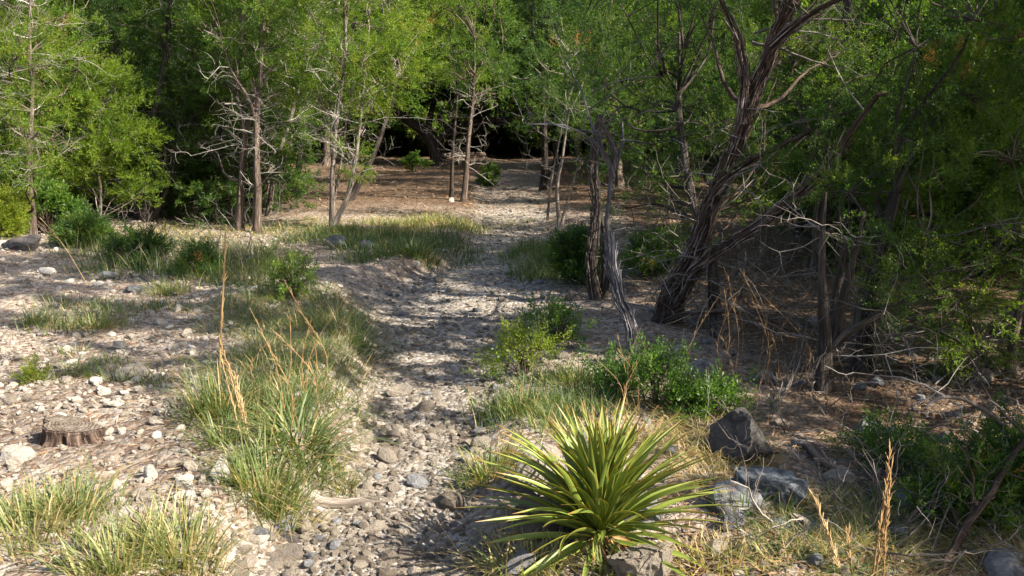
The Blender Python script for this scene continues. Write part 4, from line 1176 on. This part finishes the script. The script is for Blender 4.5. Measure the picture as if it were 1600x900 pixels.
# ------------------------------------------------------------------ stump, root, fallen limbs, dry stalks
def stump():
    g = G(112, 690); r = rs(801)
    k = np.linalg.norm(g - [0, 0, CAM_H]) / F
    root = ob('stump', None, None, tuple(g), 'cut tree stump with bright sawn top on the sunny left bank', 'stump')
    root.rotation_euler = (.10, .07, 0)
    n = 40; th = np.arange(n) * 2 * np.pi / n
    rad = (1 + .12 * np.sin(3 * th + 1) + .08 * np.sin(5 * th) + .05 * np.sin(9 * th) + r.randn(n) * .02)
    rx, ry = 39 * k, 24 * k; H = 24 * k
    rings = [(1.35, -.04), (1.18, H * .15), (1.02, H * .45), (.98, H * .8), (1.0, H), (.93, H * 1.05)]
    V, Bk = [], []
    for q, z in rings:
        for a, rr in zip(th, rad):
            j = 1 + r.randn() * .09 * (z < H * .9)
            V.append((math.cos(a) * rx * q * rr * j, math.sin(a) * ry * q * rr * j + 0, z + (math.cos(a) * -.012 if z > H * .9 else 0))); Bk.append((math.cos(a) * .1, math.sin(a) * .1, z * .1))
    f = [[i * n + j, i * n + (j + 1) % n, (i + 1) * n + (j + 1) % n, (i + 1) * n + j] for i in range(len(rings) - 1) for j in range(n)]
    mb = MB(); mb.add(V, f, .55, Bk)
    ob('trunk', mb.mesh('stump_bark', M['bark_red'], False, True), root)
    top = np.array(V[-n:]); c = top.mean(0)
    V = [top + np.array([0, 0, .003]), (c + (top - c) * .5) + np.array([0, 0, .006]), c[None] + np.array([[0, 0, .006]])]
    V = np.concatenate(V)
    f4 = [[j, (j + 1) % n, n + (j + 1) % n, n + j] for j in range(n)]; f3 = [[n + j, n + (j + 1) % n, 2 * n] for j in range(n)]
    mb = MB(); bk = (V - c) * np.array([3, 3, 3]); mb.add(V, f4, .6, bk); mb.add(V, f3, .6, bk)
    ob('sawn_top', mb.mesh('sawn_top', M['rings'], False, True), root)
stump()

def stick(name, pts, r0, r1, mk, label, cat, seed, sides=8, ridge=.12, sub=0, group=None, lift=None, twigL=.3, wob=.01):
    """pts: world points"""
    r = rs(seed); q = np.asarray(pts, float); org = q[0].copy()
    n = max(6, int(np.linalg.norm(np.diff(q, axis=0), axis=1).sum() / .05))
    p = smooth_path(q - org, n); p[1:-1] += r.randn(n - 2, 3) * wob * .3
    mb = MB(); tubes(mb, p, np.linspace(r0, r1, n), sides, .5, ridge, r)
    if sub:
        paths, rads = [], []
        for _ in range(sub):
            i = r.randint(1, n); d = nrm(p[i] - p[i - 1]) * .6 + r.randn(3) * .5; d[2] = abs(d[2]) * .8
            bare(paths, rads, p[i], d, twigL * r.uniform(.5, 1.3), max(.003, r0 * .3), 2, r, .25)
        tubes(mb, np.array(paths), np.array(rads), 4, .55)
    return ob(name, mb.mesh(name, M[mk], True, True), None, tuple(org), label, cat, group)
def gp_(lst, up=.01):
    o = []
    for a in lst:
        g = G(a[0], a[1]); g[2] += up + (a[2] if len(a) > 2 else 0); o.append(g)
    return o
stick('exposed_root', gp_([(460, 772), (495, 785), (530, 792), (570, 788), (605, 792)], .005), .032, .014, 'bark_pale', 'exposed pale brown root lying across the slope onto the trail', 'root', 811, 12, .2)
stick('fallen_limb', gp_([(1262, 708), (1290, 735), (1320, 755), (1350, 775), (1375, 790)], .03), .028, .016, 'bark', 'fallen limb with pale flaking patches right of the boulders', 'fallen limb', 812, 8, .25, sub=3)
Yq = gy(1470, 900)
stick('dead_limb', [P(1462, 905, Yq), P(1505, 830, Yq + .15), P(1550, 765, Yq + .3), P(1590, 700, Yq + .45), P(1615, 670, Yq + .5)], .018, .010, 'bark_red', 'long dead limb rising from the bottom right corner', 'dead limb', 813, 8, .2, sub=5)
Yq = gy(1575, 780)
stick('dead_branch', [P(1577, 790, Yq), P(1576, 730, Yq), P(1574, 680, Yq), P(1545, 645, Yq - .1), P(1500, 622, Yq - .2), P(1465, 620, Yq - .3), P(1446, 640, Yq - .35)], .014, .006, 'twig', 'pale bare branch bending over to the left below the green juniper', 'dead branch', 814, 6, .1, sub=7)
Yq = 6.6
stick('dead_branch', [P(1035, 505, Yq + .2), P(1060, 492, Yq), P(1110, 486, Yq - .1), P(1165, 486, Yq - .1), P(1215, 505, Yq - .1), P(1260, 530, Yq - .05)], .022, .010, 'bark', 'grey dead branch jutting right from the foot of the leaning juniper', 'dead branch', 815, 8, .15, sub=14, twigL=.45)
stick('dead_branch', [P(1140, 395, Yq), P(1142, 430, Yq), P(1138, 470, Yq + .02), P(1140, 510, Yq)], .008, .004, 'bark_pale', 'short pale stick hanging straight down from the leaning juniper limb', 'dead branch', 816, 6, .2, sub=2, twigL=.12)
stick('dead_branch', [P(1060, 400, Yq), P(1110, 408, Yq - .1), P(1165, 425, Yq - .2), P(1215, 452, Yq - .2), P(1262, 480, Yq - .2)], .012, .005, 'twig', 'pale dead branch crossing the dark gap right of the leaning trunk', 'dead branch', 817, 6, .1, sub=12, twigL=.4)
stick('dead_branch', [P(1178, 52, Yq), P(1225, 38, Yq - .1), P(1290, 30, Yq - .2), P(1362, 38, Yq - .25)], .010, .004, 'twig', 'bare pale branch reaching right near the top of the leaning trunk', 'dead branch', 818, 6, .1, sub=3, twigL=.2)
stick('dead_branch', [P(1175, 66, Yq - .1), P(1225, 78, Yq - .2), P(1270, 95, Yq - .3), P(1310, 108, Yq - .35), P(1345, 118, Yq - .4)], .012, .004, 'twig', 'bare grey branch drooping right below the topmost one', 'dead branch', 819, 6, .1, sub=4, twigL=.2)
stick('dead_branch', [P(925, 145, 7.6), P(950, 132, 7.5), P(990, 122, 7.4), P(1030, 120, 7.3)], .007, .004, 'twig', 'single pale curved stick caught in the dark foliage above the snag', 'dead branch', 820, 6, .1)
stick('dead_branch', gp_([(1210, 640), (1245, 600, .12), (1262, 560, .3), (1290, 560, .3)], 0), .010, .003, 'twig', 'curly pale dead twig standing on the shaded ground', 'dead branch', 821, 6, .1, sub=14, twigL=.3)
stick('dead_branch', gp_([(1145, 560, .02), (1100, 505, .05), (1060, 470, .2)], 0), .012, .006, 'twig', 'thin grey stick leaning on the ground below the leaning trunk', 'dead branch', 822, 6, .1, sub=2)
stick('dead_branch', gp_([(330, 300, .35), (345, 318, .25), (375, 345, .1)], 0), .03, .02, 'bark_dark', 'dark fallen branch leaning against the left one of the close trunks', 'dead branch', 823, 6, .1, sub=8, twigL=.8)
stick('fallen_log', gp_([(688, 250, .12), (720, 247, .12), (758, 246, .12)], 0), .09, .07, 'bark', 'dark fallen log at the back of the clearing', 'log', 824, 10, .15)
stick('dead_branch', gp_([(275, 465), (210, 430), (160, 400), (150, 412)], .02), .012, .006, 'twig', 'curved grey branch on the ground beside the dark bush at left', 'dead branch', 826, 5, .1, sub=5)
# tangle of dead twigs under the junipers: uncountable
r = rs(830); paths, rads = [], []
for _ in range(48):
    px = r.uniform(1080, 1420); py = r.uniform(370, 640); Yt = r.uniform(6.6, 9.0)
    p0 = P(px, py, Yt)
    if p0[2] < float(gz(p0[0], p0[1])) + .02: p0[2] = float(gz(p0[0], p0[1])) + .02
    a = r.rand() * 6.28
    bare(paths, rads, p0, (math.cos(a), math.sin(a) * .6, r.uniform(-.3, .4)), r.uniform(.2, .6), r.uniform(.003, .006), 2, r, .2)
for _ in range(150):
    px = r.uniform(1150, 1600); py = r.uniform(560, 880); g = G(px, py)
    a = r.rand() * 6.28
    bare(paths, rads, g + [0, 0, .03], (math.cos(a), math.sin(a), r.uniform(0, .25)), r.uniform(.15, .5), r.uniform(.003, .006), 2, r, .3)
for _ in range(50):
    px = r.uniform(40, 420); py = r.uniform(330, 440); g = G(px, py); a = r.rand() * 6.28
    bare(paths, rads, g + [0, 0, .03], (math.cos(a), math.sin(a), r.uniform(0, .7)), r.uniform(.3, .8), r.uniform(.004, .008), 2, r, .3)
mb = MB(); tubes(mb, np.array(paths), np.array(rads), 3, .5 + r.randn(len(paths)) * .15)
ob('dead_twigs', mb.mesh('dead_twigs', M['twig'], True, True), None, kind='stuff')

def stalks(lst, label, seed, rr=.003, tint=.5, sub=12, mk='straw', name='dry_stalk', cat='dry stalk', head=True):
    """lst: list of world polylines; a bundle of straw stems with small side bracts"""
    r = rs(seed); org = np.array(lst[0][0]); mb = MB()
    for pts in lst:
        p = smooth_path(np.array(pts) - org, 14)
        tubes(mb, p, np.linspace(rr, rr * .4, 14), 5, tint + r.randn() * .1)
        if head:
            for _ in range(sub * 3):
                i = r.randint(2, 13); dd = nrm(p[i] - p[i - 1]); d = nrm(dd + r.randn(3) * .22); s0 = p[i] - dd * r.rand() * .05
                q = np.stack([s0 + d * s_ * r.uniform(.7, 1.3) for s_ in (0, .018, .038)]); tubes(mb, q, np.array([rr * .5, rr * .55, .0003]), 3, tint + .2)
    return ob(name, mb.mesh(name, M[mk], True), None, tuple(org), label, cat)
Yq = gy(385, 700)
stalks([[P(387, 705, Yq), P(375, 640, Yq + .2), P(355, 570, Yq + .4), P(343, 530, Yq + .5)], [P(380, 700, Yq), P(366, 640, Yq + .1), P(345, 560, Yq + .3)], [P(392, 700, Yq), P(380, 640, Yq + .1), P(366, 580, Yq + .2)], [P(384, 730, Yq), P(380, 660, Yq + .1), P(368, 600, Yq + .2), P(352, 560, Yq + .3)]], 'bundle of tan dry stalks bent left over the grassy bank', 841, .004)
Yq = gy(345, 600)
stalks([[P(343, 610, Yq), P(345, 520, Yq), P(350, 430, Yq), P(353, 350, Yq)]], 'tall single dry stalk standing above the grassy bank', 842, .007, sub=20)
Yq = gy(1372, 905)
stalks([[P(1362, 910, Yq), P(1372, 840, Yq), P(1385, 760, Yq), P(1391, 690, Yq)], [P(1380, 910, Yq), P(1384, 830, Yq), P(1390, 760, Yq), P(1394, 720, Yq)], [P(1366, 910, Yq), P(1380, 830, Yq), P(1388, 780, Yq)]], 'upright orange dry stalk bundle at the lower right', 843, .0035, .35, 20)
stalks([[P(1312, 905, Yq), P(1298, 850, Yq), P(1282, 805, Yq), P(1268, 768, Yq)], [P(1316, 905, Yq), P(1300, 850, Yq), P(1286, 810, Yq)]], 'pale straw stalk leaning left, left of the orange bundle', 844, .0035, .75, 12)
stalks([[P(1333, 905, Yq), P(1328, 870, Yq), P(1325, 825, Yq)]], 'short orange stalk between the pale one and the bundle', 845, .0035, .35, 12)
Yq = gy(130, 445)
stalks([[P(138, 448, Yq), P(110, 400, Yq), P(85, 365, Yq), P(62, 340, Yq)]], 'thin dry stalk leaning left on the far left slope', 846, .005, .7, 4)
Yq = gy(735, 890)
stalks([[P(735, 890, Yq), P(712, 855, Yq + .05), P(680, 810, Yq + .2), P(655, 785, Yq + .3)]], 'long thin straw lying over the trail left of the yucca', 847, .0022, .7, 0)
Yq = gy(1238, 640)
stalks([[P(1316, 712, 5.0), P(1322, 640, 5.0), P(1328, 590, 5.0)]], 'thin bare upright stem in front of the black trunk', 848, .005, .3, 2)
r = rs(850)
stalks([[G(px, py), G(px, py) + np.array([r.randn() * .05, 0, h * .5]), G(px, py) + np.array([r.randn() * .1, 0, h])] for px, py, h in [(1010 + r.randn() * 22, 640 + r.randn() * 8, r.uniform(.25, .5)) for _ in range(11)]], 'cluster of thin dry stems rising behind the yucca', 851, .0018, .5, 3)
stalks([[G(px, py), G(px, py) + np.array([r.randn() * .05, 0, h * .5]), G(px, py) + np.array([r.randn() * .12, 0, h])] for px, py, h in [(1190 + r.randn() * 40, 620 + r.randn() * 10, r.uniform(.3, .8)) for _ in range(16)]], 'cluster of dry brown stems in the shade before the black trunk', 852, .0017, .15, 3)
stalks([[G(px, py), G(px, py) + np.array([r.randn() * .05, 0, h * .5]), G(px, py) + np.array([r.randn() * .12, 0, h])] for px, py, h in [(470 + r.randn() * 22, 640 + r.randn() * 18, r.uniform(.35, .6)) for _ in range(9)]], 'thin reddish dry stems standing in the big grassy bank', 853, .0025, .35, 6)

# ------------------------------------------------------------------ litter: needles, leaves and chips on the floor
rng = rs(900); mb = MB()
def flecks(x, y, L, wd, tint, rng, tilt=.25):
    N = len(x); a = rng.rand(N) * 6.283
    d = np.stack([np.cos(a), np.sin(a), rng.randn(N) * tilt], -1); s_ = np.stack([-np.sin(a), np.cos(a), rng.randn(N) * tilt], -1)
    c = np.stack([x, y, gz(x, y) + .008 + rng.rand(N) * .01], -1)
    d = d * L[:, None]; s_ = s_ * wd[:, None]
    V = np.stack([c - d, c + s_, c + d, c - s_], 1).reshape(-1, 3)
    mb.add(V, np.arange(N * 4).reshape(-1, 4), np.repeat(tint, 4))
x, y = pick(rng, 12000, (.6, 9), (2.6, 15), lambda x, y: ss((trail_s(x, y) - .9) / .3))
flecks(x, y, rng.uniform(.01, .045, len(x)), rng.uniform(.0015, .005, len(x)), rng.uniform(.2, 1, len(x)), rng)
x, y = pick(rng, 10000, (-9, 9), (11.6, 34), lambda x, y: np.ones_like(x))
flecks(x, y, rng.uniform(.03, .09, len(x)), rng.uniform(.006, .015, len(x)), rng.uniform(.1, 1, len(x)), rng)
x, y = pick(rng, 7000, (-9, 1), (2.6, 12), lambda x, y: ss((-trail_s(x, y) - .8) / .3))
flecks(x, y, rng.uniform(.008, .04, len(x)), rng.uniform(.001, .003, len(x)), rng.uniform(.4, 1.1, len(x)), rng)
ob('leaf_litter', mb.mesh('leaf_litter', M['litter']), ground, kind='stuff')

tri = 0
for me in bpy.data.meshes:
    tri += sum(1 for _ in ()) + len(me.loops) - 2 * len(me.polygons)
print('TRIANGLES', tri, 'OBJECTS', len(bpy.data.objects))
